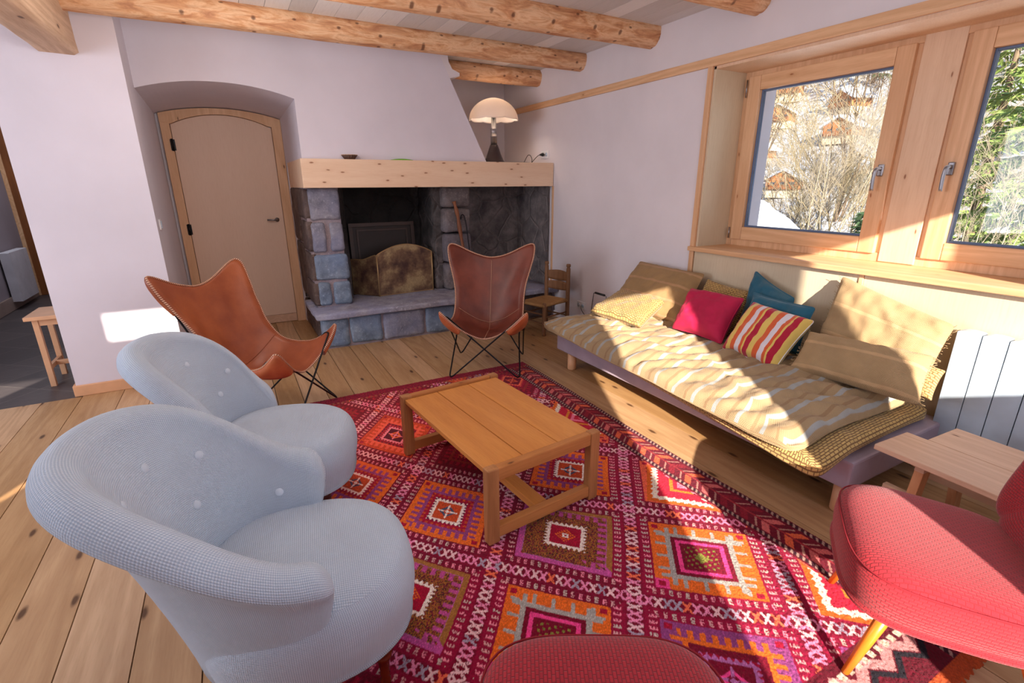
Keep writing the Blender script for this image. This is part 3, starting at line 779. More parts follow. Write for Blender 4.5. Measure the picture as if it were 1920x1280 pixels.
# stick and poker leaning on the right pillar
m = MB(); pts = spline([(2.235, 5.06, .365), (2.215, 5.08, .65), (2.175, 5.115, 1.0), (2.15, 5.125, 1.2), (2.12, 5.135, 1.325)], 5)
m.tube(pts, [.020 + .004 * sin(i * 1.3) for i in range(len(pts))], 10)
tag(m.build('wooden_stick', mat_wood('stick', (150, 96, 66), (128, 74, 48), (90, 48, 30), 'z', 8, .3, .6)), 'reddish brown wooden stick leaning upright against the pale stone pillar', 'stick')
t = thing('fire_poker', 'thin black iron poker with hooked top beside the wooden stick', 'poker', (2.30, 5.06, .363))
m = MB(); m.tube(spline([(0, 0, 0), (-.03, .03, .4), (-.055, .045, .70), (-.075, .055, .81), (-.10, .06, .82), (-.11, .06, .80)], 5), .006, 8); m.build('rod', M['black'], t)
m = MB(); m.tube([(-.11, .06, .80), (-.112, .06, .775)], .009, 8); m.build('tip', M['black'], t)

# ---- things on the mantel
def pr_shell():
    t = thing('ribbed_dish', 'small brown ribbed dish on the left part of the mantel shelf', 'dish', (1.03, 4.925, 1.7205))
    m = MB(); m.lathe([(.045, 0), (.068, .036), (.064, .036), (.042, .005), (.0005, .005)], 72, fr=lambda a, z: 1 + .07 * (1 if sin(a * 16) > 0 else -1) * (z > .002))
    m.build('ribbed_bowl', mat_plain('dark_wicker', (84, 56, 44), .6), t)
    m = MB(); m.lathe([(.070, .034), (.074, .038), (.068, .040), (.066, .036)], 48); m.build('rim', mat_plain('pale_rim', (196, 160, 130), .6), t)
pr_shell()
m = MB()
def gf(u, v):
    a = 2 * pi * u; r = v * .10 * (1 + .12 * sin(3 * a)); return (1.52 + r * cos(a) * 1.05, 4.925 + r * sin(a) * .28, 1.7215 + .010 * (1 - v * v) + .003)
m.grid(gf, 28, 5, cu=True); m.grid(lambda u, v: (gf(u, 1)[0], gf(u, 1)[1], 1.7207 + .004 * v), 28, 1, cu=True, flip=True)
tag(m.build('green_cloth', mat_plain('lime_green', (120, 190, 20), .6)), 'flat lime green scrap lying on the mantel shelf', 'cloth')

# ---- mushroom table lamp
L = thing('mushroom_lamp', 'mushroom table lamp with white scalloped dome on a steel and dark flared stand', 'table lamp', (2.605, 5.12, 1.7205))
m = MB(); m.lathe([(.118, 0), (.118, .006), (.104, .022), (.088, .055), (.070, .10), (.055, .145), (.043, .175), (.041, .182), (.0005, .182)], 40); m.build('base', M['lampbase'], L)
m = MB(); m.lathe([(.035, .182), (.035, .262), (.037, .264), (.037, .270), (.031, .272), (.031, .335), (.033, .337), (.033, .343), (.0265, .345), (.0265, .480), (.0005, .480)], 32); m.build('stem', M['steel'], L)
m = MB(); m.lathe([(.045, .476), (.045, .484), (.0005, .486)], 24); m.build('cap_plate', mat_plain('pale_disc', (250, 240, 220), .4), L)
m = MB()
def shf(a, k): return 1 + .055 * abs(sin(a * 4)) * k
def sh(u, v):
    a = 2 * pi * u; th = v * pi / 2 * 1.08; sc = abs(sin(a * 4)) ** .7
    r = .245 * sin(min(th, 1.7)) * (1 + .05 * (sc - .6) * v) + (.012 * v ** 6)
    z = .640 - .185 * (1 - cos(th)) ** .92 + .0 - .012 * sc * v ** 4
    return (r * cos(a), r * sin(a), z)
m.grid(sh, 96, 22, cu=True, flip=True); m.build('lamp_shade', M['shade'], L, mods=[('solid', .004)])
for k in range(4):
    a = pi / 4 + k * pi / 2; m = MB()
    m.lathe([(.0005, 0), (.016, .006), (.023, .026), (.016, .048), (.0005, .056)], 14, (.085 * cos(a), .085 * sin(a), .50)); 
    bt = NT('lit_bulb') ; bt.set((1, .8, .6, 1), .5, Emission_Color=(1, .78, .55, 1), Emission_Strength=8.0)
    m.build('bulb', bt.m, L)
    m = MB(); m.tube([(.02 * cos(a), .02 * sin(a), .482), (.085 * cos(a), .085 * sin(a), .502)], .007, 6); m.build('socket_arm', M['steel'], L)
# black plug and cable
t = thing('lamp_cable', 'black cable looping from the mantel shelf to the black plug in the wall socket', 'cable', (3.0, 5.1, 1.7207))
m = MB()
pts = spline([(-.30, .02, .006), (-.20, -.03, .007), (-.08, -.02, .008), (-.02, .02, .012), (.00, .0, .06), (.012, -.02, .085), (.035, -.03, .08), (.055, -.03, .04), (.065, -.01, .012), (.08, -.02, .03), (.12, -.04, .075), (.15, -.045, .092)], 6)
m.tube(pts, .0035, 6); m.tube(spline([(-.24, -.05, .005), (-.16, .02, .006), (-.06, -.05, .006), (.02, -.02, .006), (.08, .03, .006)], 5), .0035, 6); m.build('cord', M['blackpl'], t)
m = MB(); m.tube([(.148, -.045, .091), (.178, -.045, .094), (.192, -.045, .094)], [.008, .017, .019], 12); m.build('plug', M['blackpl'], t)
# ================================================================== SEATING
def turned_leg(m, x, y, h, s=1.0, z0=0.0):
    pr = [(.012, 0), (.016, .006), (.017, .03), (.013, .045), (.016, .055), (.014, .065), (.019, .11), (.026, h * .68), (.027, h * .74), (.020, h * .77), (.028, h * .80), (.021, h * .84), (.030, h * .88), (.030, h * .93), (.024, h * .95), (.031, h)]
    m.lathe([(r * s, z) for r, z in pr], 20, (x, y, z0))

def make_crapaud(arms=True):
    t = thing('tub_chair', 'x', 'armchair')
    A = radians(100) if arms else radians(73)
    ph = [0, 28, 50, 66, 82, 100] if arms else [0, 24, 42, 54, 64, 73]
    hs_ = [.905, .895, .830, .720, .635, .590] if arms else [.885, .870, .800, .700, .590, .480]
    ls_ = [.168, .158, .115, .060, .025, .015] if arms else [.185, .165, .110, .060, .020, .0]
    def H(a): return interp(abs(math.degrees(a)), ph, hs_)
    def LN(a): return interp(abs(math.degrees(a)), ph, ls_)
    def sm(f, a):
        return sum(f(max(-A, min(A, a + radians(d)))) for d in (-12, -6, 0, 6, 12)) / 5
    TH = .105
    def section(a):
        h = sm(H, a); ln = sm(LN, a); th = TH
        th = lerp(.105, .115, abs(a) / A)
        pts = []
        for i in range(9):
            k = i / 8; pts.append((ln * k ** 1.25 - .018 * sin(pi * k), lerp(.33, h - th / 2, k)))
        for i in range(1, 10):
            b = pi * i / 10; pts.append((ln + th / 2 - th / 2 * cos(b) , h - th / 2 + th / 2 * sin(b)))
        for i in range(11):
            k = i / 10
            pts.append((lerp(ln + th, .045, k ** .8) - .038 * sstep(0, .22, k) * (1 - k) ** .7, lerp(h - th / 2, .185, k)))
        pts.append((.02, .178))
        return pts
    def place(a, o, z):
        ca, sa = -cos(a), -sin(a)
        rx, ry = .250, .236
        nx, ny = ca / rx, sa / ry; l = sqrt(nx * nx + ny * ny); nx /= l; ny /= l
        # straighten the arms a little towards the front
        return Vector((ca * rx + nx * o, sa * ry + ny * o, z))
    n = 84; ns = len(section(0)); rings = []
    for i in range(n + 1):
        a = lerp(-A, A, i / n); S = section(a); rings.append([place(a, o, z) for o, z in S])
    def cap(R, direction):
        c = sum(R, Vector()) / len(R); top = max(p.z for p in R); c = Vector((c.x, c.y, lerp(c.z, top, .35)))
        out = []
        for k in range(1, 8):
            b = k / 7 * pi / 2; s = max(cos(b), .02) ** .8
            out.append([c + (p - c) * s + direction * (.058 * sin(b)) * (.45 + .55 * sstep(.22, .45, p.z)) for p in R])
        return out
    d0 = Vector((1, -.05, -.05)); d1 = Vector((1, .05, -.05))
    # tangents at the ends
    t0 = (rings[0][10] - rings[2][10]).normalized(); t1 = (rings[-1][10] - rings[-3][10]).normalized()
    allr = list(reversed(cap(rings[0], t0))) + rings + cap(rings[-1], t1)
    m = MB(); vs = [p for R in allr for p in R]; fs = []; uv = []
    sl = [0]
    S0 = section(0)
    for i in range(1, ns): sl.append(sl[-1] + sqrt((S0[i][0] - S0[i - 1][0]) ** 2 + (S0[i][1] - S0[i - 1][1]) ** 2))
    for i in range(len(allr) - 1):
        for j in range(ns - 1):
            fs.append((i * ns + j, i * ns + j + 1, (i + 1) * ns + j + 1, (i + 1) * ns + j))
            u0, u1 = (i - 7) * .0185, (i - 6) * .0185
            uv.append([(u0, sl[j]), (u0, sl[j + 1]), (u1, sl[j + 1]), (u1, sl[j])])
    m.add(vs, fs, uv, True); m.build('backrest', M['blue'], t)
    # seat: domed top, upholstered apron swelling at the front
    m = MB()
    def plan(a):
        c, s = cos(a), sin(a); ex = 2.5
        r = 1 / ((abs(c) / (.345 if c > 0 else .27)) ** ex + (abs(s) / .300) ** ex) ** (1 / ex)
        return r * c, r * s
    prof = [(0, .446), (.3, .445), (.6, .438), (.8, .424), (.92, .402), (.985, .372), (1.015, .335), (1.02, .29), (1.0, .24), (.975, .205), (.955, .182), (.90, .172), (0, .170)]
    sp = spline([(r, z, 0) for r, z in prof], 2)
    nn = 72
    sl = [0]
    for i in range(1, len(sp)): sl.append(sl[-1] + .33 * abs(sp[i].x - sp[i - 1].x) + abs(sp[i].y - sp[i - 1].y))
    vs = []; fs = []; uv = []
    for i, p in enumerate(sp):
        for k in range(nn):
            x, y = plan(2 * pi * k / nn)
            pull = .018 * max(0, 1 - abs((.24 - p.y) / .07)) * (max(0, 1 - min(abs(x - .24), 1) / .10) * max(0, 1 - abs(abs(y) - .22) / .08))
            q = 1 - pull * 2
            vs.append((x * p.x * q, y * p.x * q, p.y))
    for i in range(len(sp) - 1):
        for k in range(nn):
            k2 = (k + 1) % nn; fs.append((i * nn + k, (i + 1) * nn + k, (i + 1) * nn + k2, i * nn + k2))
            if sp[i].y > .40 and sp[i + 1].y > .40:
                q = [vs[w] for w in fs[-1]]; uv.append([(w[0], w[1]) for w in q])
            else:
                uv.append([(k * .029, sl[i]), (k * .029, sl[i + 1]), ((k + 1) * .029, sl[i + 1]), ((k + 1) * .029, sl[i])])
    m.add(vs, fs, uv, True); m.build('seat', M['blue'], t)
    # covered buttons
    for d, k in ((-42, .78), (-15, .80), (15, .80), (42, .78), (-28, .48), (0, .48), (28, .48)) + (((-80, .62), (80, .62)) if arms else ()):
        a = radians(d); S = section(a); i = k * 8; o, z = S[int(i)]; o2, z2 = S[int(i) + 1]; f = i - int(i)
        p = place(a, lerp(o, o2, f), lerp(z, z2, f)); q = place(a, lerp(o, o2, f) - .1, lerp(z, z2, f) + .03); nn_ = (q - p).normalized()
        T = Matrix.Translation(p - nn_ * .002) @ nn_.to_track_quat('Z', 'Y').to_matrix().to_4x4()
        m = MB(); m.lathe([(.015, 0), (.0145, .002), (.011, .0045), (.0005, .0055)], 16, M=T); m.build('button', M['blue_btn'], t)
    for x, y in ((.215, .20), (.215, -.20)):
        m = MB(); turned_leg(m, x, y, .178); m.build('leg', M['mahog'], t)
    for x, y in ((-.19, .17), (-.19, -.17)):
        m = MB(); m.bar((x - .05, y, .0), (x, y, .185), .036, .04, .004, up=(1, 0, 0)); m.build('leg', M['mahog'], t)
    return t
M['blue_btn'] = mat_plain('button_cloth', (202, 212, 226), .9)
c1 = make_crapaud()
c1.location = (.02, 1.435, 0); c1.rotation_euler.z = radians(-7)
tag(c1, 'pale blue woven tub chair with buttoned back, nearest the camera at the lower left', 'armchair', 'pair of pale blue tub chairs')
c2 = make_crapaud(False); c2.location = (.04, 2.375, 0); tag(c2, None, 'armchair', 'pair of pale blue tub chairs'); c2.rotation_euler.z = radians(-17)
c2['label'] = 'pale blue woven tub chair behind the nearest one, beside the tan leather butterfly chair'
for ch in c2.children:
    if ch.name.startswith('leg') and ch.data.vertices[0].co.x > 0: ch.data.materials[0] = M['darkmahog']

# ---- butterfly chairs
def round_poly(P, r, n=6):
    P = [Vector(p) for p in P]; out = []; m = len(P)
    for i in range(m):
        a, b, c = P[i - 1], P[i], P[(i + 1) % m]
        d1 = (a - b); d2 = (c - b); l = min(r, d1.length * .4, d2.length * .4)
        p = b + d1.normalized() * l; q = b + d2.normalized() * l
        for k in range(n + 1):
            t = k / n; out.append(p * (1 - t) ** 2 + b * 2 * t * (1 - t) + q * t * t)
    return out
def make_butterfly(leather):
    t = thing('butterfly_chair', 'x', 'lounge chair')
    TF = (.270, .312, .540); TR = (-.425, .355, .975); BF = (.300, .285, .006); BR_ = (-.300, .285, .006)
    for s in (1, -1):
        f = lambda p, k=1: Vector((p[0], p[1] * s * k, p[2]))
        ft = f(TF); rt = f(TR, -1); ff = f(BF, -1); rf = f(BR_)
        # one closed rod: front tip, opposite front foot, rear tip above that foot, opposite rear foot, back to the front tip
        P = [ft + Vector((.0, -.028 * s, -.03)), ff, Vector((-.02, -.262 * s, .30)), Vector((-.20, -.292 * s, .475)), rt + Vector((-.016, .028 * s, -.035)), rt + Vector((-.016, .062 * s, -.035)), rf, ft + Vector((-.04, .0, -.035))]
        pts = round_poly(P, .06)
        if s < 0: pts = [p + Vector((0, 0, .0)) for p in pts]
        m = MB(); m.tube([p + Vector((.006 * s, 0, 0)) for p in pts], .0062, 8, closed=True); m.build('frame_rod', M['black'], t)
    E = spline([(.380, .440, .645), (.155, .318, .452), (-.105, .292, .470), (-.275, .325, .715), (-.472, .520, 1.130)], 10)
    S = spline([(.255, 0, .334), (.060, 0, .318), (-.175, 0, .330), (-.315, 0, .580), (-.440, 0, .880)], 10)
    def at_(L, v):
        i = max(0, min(len(L) - 1.001, v * (len(L) - 1))); return L[int(i)].lerp(L[int(i) + 1], i - int(i))
    def P(u, v):
        a, b = 2 * u - 1, 2 * v - 1
        m_ = max(abs(a), abs(b)); n = 4.0
        if m_ > 1e-6:
            q = m_ / ((abs(a) ** n + abs(b) ** n) ** (1 / n)); a *= q; b *= q
        v = (b + 1) / 2; e = at_(E, v); s = at_(S, v); w = abs(a)
        k = min(1.0, w / .87) ** 1.8; k = k - .06 * max(0, k - .8) 
        x = lerp(s.x, e.x, k); z = lerp(s.z, e.z, k); y = lerp(0, e.y, w) * (1 if a > 0 else -1)
        wr = .004 * noise.noise((x * 9, y * 9, z * 5)) + .003 * sin(z * 60 + x * 30) * max(0, w - .6)
        return Vector((x + wr, y, z + wr))
    m = MB(); m.grid(P, 48, 56, su=.75, sv=1.3); m.build('leather_sling', leather, t, mods=[('solid', .004)])
    bd = [P(i / 40, 0) for i in range(40)] + [P(1, i / 50) for i in range(50)] + [P(1 - i / 40, 1) for i in range(40)] + [P(0, 1 - i / 50) for i in range(50)]
    m = MB(); m.tube(bd, .0062, 8, closed=True, uvs=True); m.build('whip_stitching', M['stitch'], t)
    # seam lines across the crease and down the middle
    m = MB()
    if leather != M['leather1']: m.tube([P(.5, i / 40) + Vector((.004, 0, .003)) for i in range(1, 40)], .0025, 6, uvs=True)
    m.tube([P(lerp(.06, .94, i / 30), .53) + Vector((.005, 0, .004)) for i in range(31)], .002, 6, uvs=True)
    m.build('seam', leather if leather == M['leather1'] else M['stitch'], t)
    # pockets over the four tips
    for s in (0, 1):
        for front in (1, 0):
            w = 34 if front else 22
            if front: arc = [P(s, .34 * (1 - i / 14)) for i in range(14)] + [P(abs(s - .30 * i / 14), 0) for i in range(15)]
            else: arc = [P(s, 1 - .20 * (1 - i / 12)) for i in range(12)] + [P(abs(s - .26 * i / 12), 1) for i in range(13)]
            n = len(arc); a0, a1 = arc[0], arc[-1]; sg = 1 if s else -1
            vs = []; fs = []
            drop = Vector((.012, .016 * sg, -.055)) if front else Vector((-.02, .01 * sg, -.02))
            K = 8
            for i in range(n):
                tt = i / (n - 1); c = a0.lerp(a1, tt) + drop * (sin(pi * tt) ** .3 if 0 < tt < 1 else .3)
                for k in range(K + 1):
                    q = k / K; b = arc[i].lerp(c, q); out = Vector((.020, .024 * sg, 0)) if front else Vector((-.034, .006 * sg, 0))
                    vs.append(b + out * sin(pi * min(1, q * 1.0)) ** .8 * sin(pi * tt) + out * .25)
            for i in range(n - 1):
                for k in range(K):
                    fs.append((i * (K + 1) + k, i * (K + 1) + k + 1, (i + 1) * (K + 1) + k + 1, (i + 1) * (K + 1) + k))
            m = MB(); m.add(vs, fs, None, True); m.build('pocket', M['leather_pocket'] if front else leather, t, mods=[('solid', .003)])
    return t
b1 = make_butterfly(M['leather1']); b1.location = (.088, 3.504, 0); b1.rotation_euler.z = radians(-39.5)
tag(b1, 'tan leather butterfly chair on thin black rods standing beside the arched door', 'lounge chair', 'pair of leather butterfly chairs')
b2 = make_butterfly(M['leather2']); b2.location = (1.748, 3.601, 0); b2.rotation_euler.z = radians(-122.4)
tag(b2, 'dark brown leather butterfly chair in front of the stone hearth', 'lounge chair', 'pair of leather butterfly chairs')

# ---- low red lounge chairs
def make_red():
    t = thing('cocktail_chair', 'x', 'lounge chair')
    def plan(a):
        c, s = cos(a), sin(a); ex = 3.6
        wy = .300 - .035 * (.5 - .5 * c); r = 1 / ((abs(c) / .275) ** ex + (abs(s) / wy) ** ex) ** (1 / ex)
        return r * c, r * s
    sp = spline([(0, .452, 0), (.4, .450, 0), (.72, .442, 0), (.90, .424, 0), (.975, .396, 0), (1.0, .362, 0), (.998, .32, 0), (.975, .286, 0), (.92, .268, 0), (0, .262, 0)], 3)
    nn = 84; vs = []; fs = []; uv = []
    for p in sp:
        for k in range(nn):
            x, y = plan(2 * pi * k / nn); vs.append((x * p.x, y * p.x, p.y + .016 * (x * p.x / .27) * (1 if p.y > .3 else .6)))
    for i in range(len(sp) - 1):
        for k in range(nn):
            k2 = (k + 1) % nn; f = (i * nn + k, (i + 1) * nn + k, (i + 1) * nn + k2, i * nn + k2); fs.append(f)
            if sp[i].y > .40: uv.append([(vs[w][0], vs[w][1]) for w in f])
            else: uv.append([(q * .0235, (i + d) * .012) for q, d in ((k, 0), (k, 1), (k + 1, 1), (k + 1, 0))])
    m = MB(); m.add(vs, fs, uv, True); m.build('seat', M['red'], t)
    m = MB(); m.tube([(plan(2 * pi * k / nn)[0] * .981, plan(2 * pi * k / nn)[1] * .981, .402 + .016 * plan(2 * pi * k / nn)[0] / .27) for k in range(nn)], .0028, 6, closed=True); m.build('piping', M['red_dark'], t)
    # backrest
    def bk(side):
        def P(u, v):
            a, b = 2 * u - 1, 2 * v - 1; m_ = max(abs(a), abs(b)); n = 4.0; a0, b0 = a, b
            if m_ > 1e-6: q = m_ / ((abs(a) ** n + abs(b) ** n) ** (1 / n)); a *= q; b *= q
            y = a * (.235 + .035 * (b + 1) / 2); zz = .395 + (b + 1) / 2 * .475
            th = .052 * max(0, (1 - max(abs(a), abs(b)) ** 4)) ** .5 if True else 0
            g = max(0, (1 - abs(a0) ** 5)) ** .45 * max(0, (1 - abs(b0) ** 5)) ** .45
            xx = -.225 - (zz - .40) * .30 + .10 * a * a * .6
            return (xx + side * .055 * g, y, zz)
        return P
    m = MB(); m.grid(bk(1), 40, 40, su=.5, sv=.5, flip=False); m.grid(bk(-1), 40, 40, su=.5, sv=.5, flip=True); m.build('backrest', M['red'], t)
    for x, y in ((.13, .165), (.13, -.165), (-.17, .15), (-.17, -.15)):
        m = MB(); sx = .085 if x > 0 else -.09; m.tube([(x, y, .27), (x + sx, y + (.045 if y > 0 else -.045), .0)], [.021, .0115], 14); m.build('leg', M['orange_leg'], t)
    return t
M['red_dark'] = mat_plain('red_piping', (140, 20, 34), .9)
yaw1 = math.atan2(.82, -.57)
r1 = make_red(); r1.location = (1.795, .475, .010); r1.rotation_euler.z = yaw1
tag(r1, 'low red woven lounge chair with orange tapered legs at the right edge, partly sunlit', 'lounge chair', 'low red lounge chairs')
r2 = copy_tree(r1); r2.location = (.505, .505, .010); r2.rotation_euler.z = math.atan2(.88, .50)
r2['label'] = 'low red woven lounge chair showing only its seat front at the bottom edge'

# ================================================================== TABLES AND STOOLS
# coffee table: two closed end frames, three boards, low stretcher
ct = thing('coffee_table', 'low orange wood coffee table of three planks between two closed end frames', 'coffee table', (.765, 1.60, .011), radians(5.3))
W, D, Z = .625, .905, .362; q = .052
def legb(x, y):
    m = MB(); m.box(x, x + q + .004, y, y + .045, 0, Z + .004, .006); m.build('leg', M['teakz'], ct)
for y in (0, D): 
    for x in (0, W - q): legb(x, y)
for y in (0, D):
    m = MB(); m.box(q, W - q, y + .003, y + .040, Z - .058, Z + .002, .006); m.build('top_rail', M['teakx'], ct)
    m = MB(); m.box(q, W - q, y + .003, y + .040, .022, .078, .004); m.build('bottom_rail', M['teakx'], ct)
bw_ = (W - .036) / 3
for i in range(3):
    m = MB(); x0 = .014 + i * (bw_ + .004); m.box(x0, x0 + bw_, .046, D - .001, Z - .036, Z - .012, .003); m.build('board', M['teak'], ct)
m = MB(); m.box(W / 2 - .035, W / 2 + .035, .04, D + .003, .030, .070, .004); m.build('stretcher', M['teak'], ct)

# side table at the end of the sofa: two stepped boards over a plank trestle
st = thing('side_table', 'pale brown plank side table of two offset boards at the near end of the sofa', 'side table', (2.335, .935, 0), radians(-3))
m = MB(); m.box(0, .252, -1.10, .0, .378, .402, .004); m.build('board', M['palewood'], st)
m = MB(); m.box(.255, .50, -1.20, -.082, .378, .402, .004); m.build('board', M['palewood'], st)
for y in (-.16, -.95):
    m = MB(); m.bar((.09, y, .378), (.02, y, .0), .035, .06, .004, up=(1, 0, 0)); m.build('leg', M['palewoodz'], st)
    m = MB(); m.bar((.40, y, .378), (.47, y, .0), .035, .06, .004, up=(1, 0, 0)); m.build('leg', M['palewoodz'], st)
    m = MB(); m.box(.05, .44, y - .018, y + .018, .335, .377, .003); m.build('cross_rail', M['palewood'], st)
for x in (.06, .40):
    m = MB(); m.box(x, x + .03, -1.02, -.04, .15, .21, .003); m.build('stretcher', M['palewood'], st)
m = MB(); m.box(.09, .40, -.55, -.515, .15, .21, .003); m.build('stretcher', M['palewood'], st)

# stool in the hall
sb = thing('wooden_stool', 'plain pale pine stool standing on the dark hall tiles behind the white wall', 'stool', (-1.47, 4.88, -.004))
m = MB(); m.box(0, .262, 0, .40, .540, .570, .005); m.build('seat', M['beech'], sb)
for x in (.035, .215):
    for y in (.035, .34):
        m = MB(); m.box(x, x + .036, y, y + .036, 0, .54, .003); m.build('leg', M['beech'], sb)
for y in (.042, .347):
    m = MB(); m.box(.071, .215, y, y + .024, .49, .54, .002); m.build('apron', M['beech'], sb)
for x in (.040, .220):
    m = MB(); m.box(x, x + .026, .071, .34, .49, .54, .002); m.build('apron', M['beech'], sb)
    m = MB(); m.box(x, x + .026, .071, .34, .13, .165, .002); m.build('stretcher', M['beech'], sb)
m = MB(); m.box(.066, .220, .19, .22, .13, .165, .002); m.build('stretcher', M['beech'], sb)

# little rush seated chair
rc = thing('rush_chair', 'small old brown wooden chair with rush seat between the hearth and the sofa', 'chair', (2.66, 4.15, 0), math.atan2(-.28, -.96))
# local: +x facing; front legs at x=0, rear at x=-.39 ; y from 0 (this leg) to -.30
def post(x, y, h, r, nm, knob=False):
    m = MB()
    pr = [(r * .9, 0), (r, .02), (r, h * .5), (r * .98, h - .05)]
    pr += [(r * .7, h - .035), (r * 1.1, h - .022), (r * .95, h)] if knob else [(r * .95, h - .01), (r * .7, h)]
    m.lathe(pr + [(.0005, h)], 16, (x, y, 0)); m.build(nm, M['oldwood'], rc)
for y in (0, -.30): post(0, y, .345, .0215, 'leg')
for y in (0, -.30): post(-.375, y, .70, .0225, 'back_post', True)
m = MB()
def rs(u, v):
    x = lerp(.02, -.375, u); y = lerp(.0, -.30, v) ; a, b = 2 * u - 1, 2 * v - 1
    return (x, y, .325 + .012 * max(abs(a), abs(b)) - .008 + .002 * sin(max(abs(a), abs(b)) * 60))
m.grid(rs, 30, 30); m.grid(lambda u, v: (rs(u, v)[0], rs(u, v)[1], .298), 8, 8, flip=True)
m.tube([(.02, .0, .315), (.02, -.30, .315)], .016, 10); m.tube([(-.375, .0, .315), (-.375, -.30, .315)], .014, 10); m.tube([(.02, .0, .315), (-.375, .0, .315)], .016, 10); m.tube([(.02, -.30, .315), (-.375, -.30, .315)], .016, 10)
m.build('seat', mat_wood('rush', (190, 148, 96), (170, 124, 76), (134, 90, 50), 'y', 10, 0, .7, grain=.8), rc)
for z, hh in ((.565, .085), (.455, .075)):
    m = MB()
    def sl_(u, v):
        y = lerp(-.02, -.28, u); c = sin(pi * u); return (-.375 - .03 * c, y, z + (v - .5) * hh * (1 if v > .5 else 1 + .35 * c) + (.012 * c if v > .5 else 0))
    m.grid(sl_, 16, 4); m.build('back_slat', M['oldwood'], rc, mods=[('solid', .014)])
for z in (.10, .19):
    for y in (0, -.30):
        m = MB(); m.tube([(0, y, z), (-.375, y, z)], .009, 8); m.build('rung', M['oldwood'], rc)
    m = MB(); m.tube([(0, 0, z + .03), (0, -.30, z + .03)], .009, 8); m.build('rung', M['oldwood'], rc)
m = MB(); m.tube([(-.375, 0, .15), (-.375, -.30, .15)], .009, 8); m.build('rung', M['oldwood'], rc)

# ---- radiators
def radiator(name, label, x0, x1, y0, y1, z0, z1, w, mat, facing=-1, feet=True):
    t = thing(name, label, 'radiator', ((x0 + x1) / 2, (y0 + y1) / 2, z0)); cx, cy = (x0 + x1) / 2, (y0 + y1) / 2
    y = y1
    while y - w > y0 - .01:
        m = MB(); a, b = y - w + .0022, y - .0022
        bm_pts = []
        n = 6
        prof = [(a, z0)] + [(lerp(a, b, .5 - .5 * cos(pi * i / n)), z1 - .010 + .010 * sin(pi * i / n)) for i in range(n + 1)] + [(b, z0)]
        k = len(prof); vs = [(x0 - cx, p[0] - cy, p[1] - z0) for p in prof] + [(x1 - cx, p[0] - cy, p[1] - z0) for p in prof]
        m.add(vs, [tuple(range(k)), tuple(range(2 * k - 1, k - 1, -1))] + [(i, i + k, (i + 1) % k + k, (i + 1) % k) for i in range(k)])
        m.build('radiator_section', mat, t); y -= w
    m = MB(); m.box(x0 + (.012 if facing < 0 else 0) - cx, x1 + (.03 if facing < 0 else -.012) - cx, y + .02 - cy, y1 - .02 - cy, .03, z1 - z0 - .04); m.build('gap_shade_core', M['dark'], t)  # dark core standing in for the shade between the sections
    return t
radiator('radiator', 'white aluminium panel radiator on the wall under the windows, right of the sofa', 3.12, 3.185, .10, 1.017, .11, .794, .101, M['enamel'])
radiator('radiator', 'small white ribbed radiator on the hall wall at the far left', -2.575, -2.48, 8.42, 9.10, .10, .715, .05, M['hallrad'], 1)
# ================================================================== SOFA AND CUSHIONS
sf = thing('daybed_base', 'low mauve fabric daybed base on round pale wooden legs under the windows', 'daybed', (2.75, 2.18, 0))
m = MB(); m.box(-.45, .44, -1.20, 1.20, .143, .287, .012); m.build('frame', M['purple'], sf)
for x in (-.40, .38):
    for y in (-1.155, 1.04):
        m = MB(); m.lathe([(.034, 0), (.037, .006), (.037, .143), (.0005, .143)], 24, (x, y, 0)); m.build('leg', M['beech'], sf)

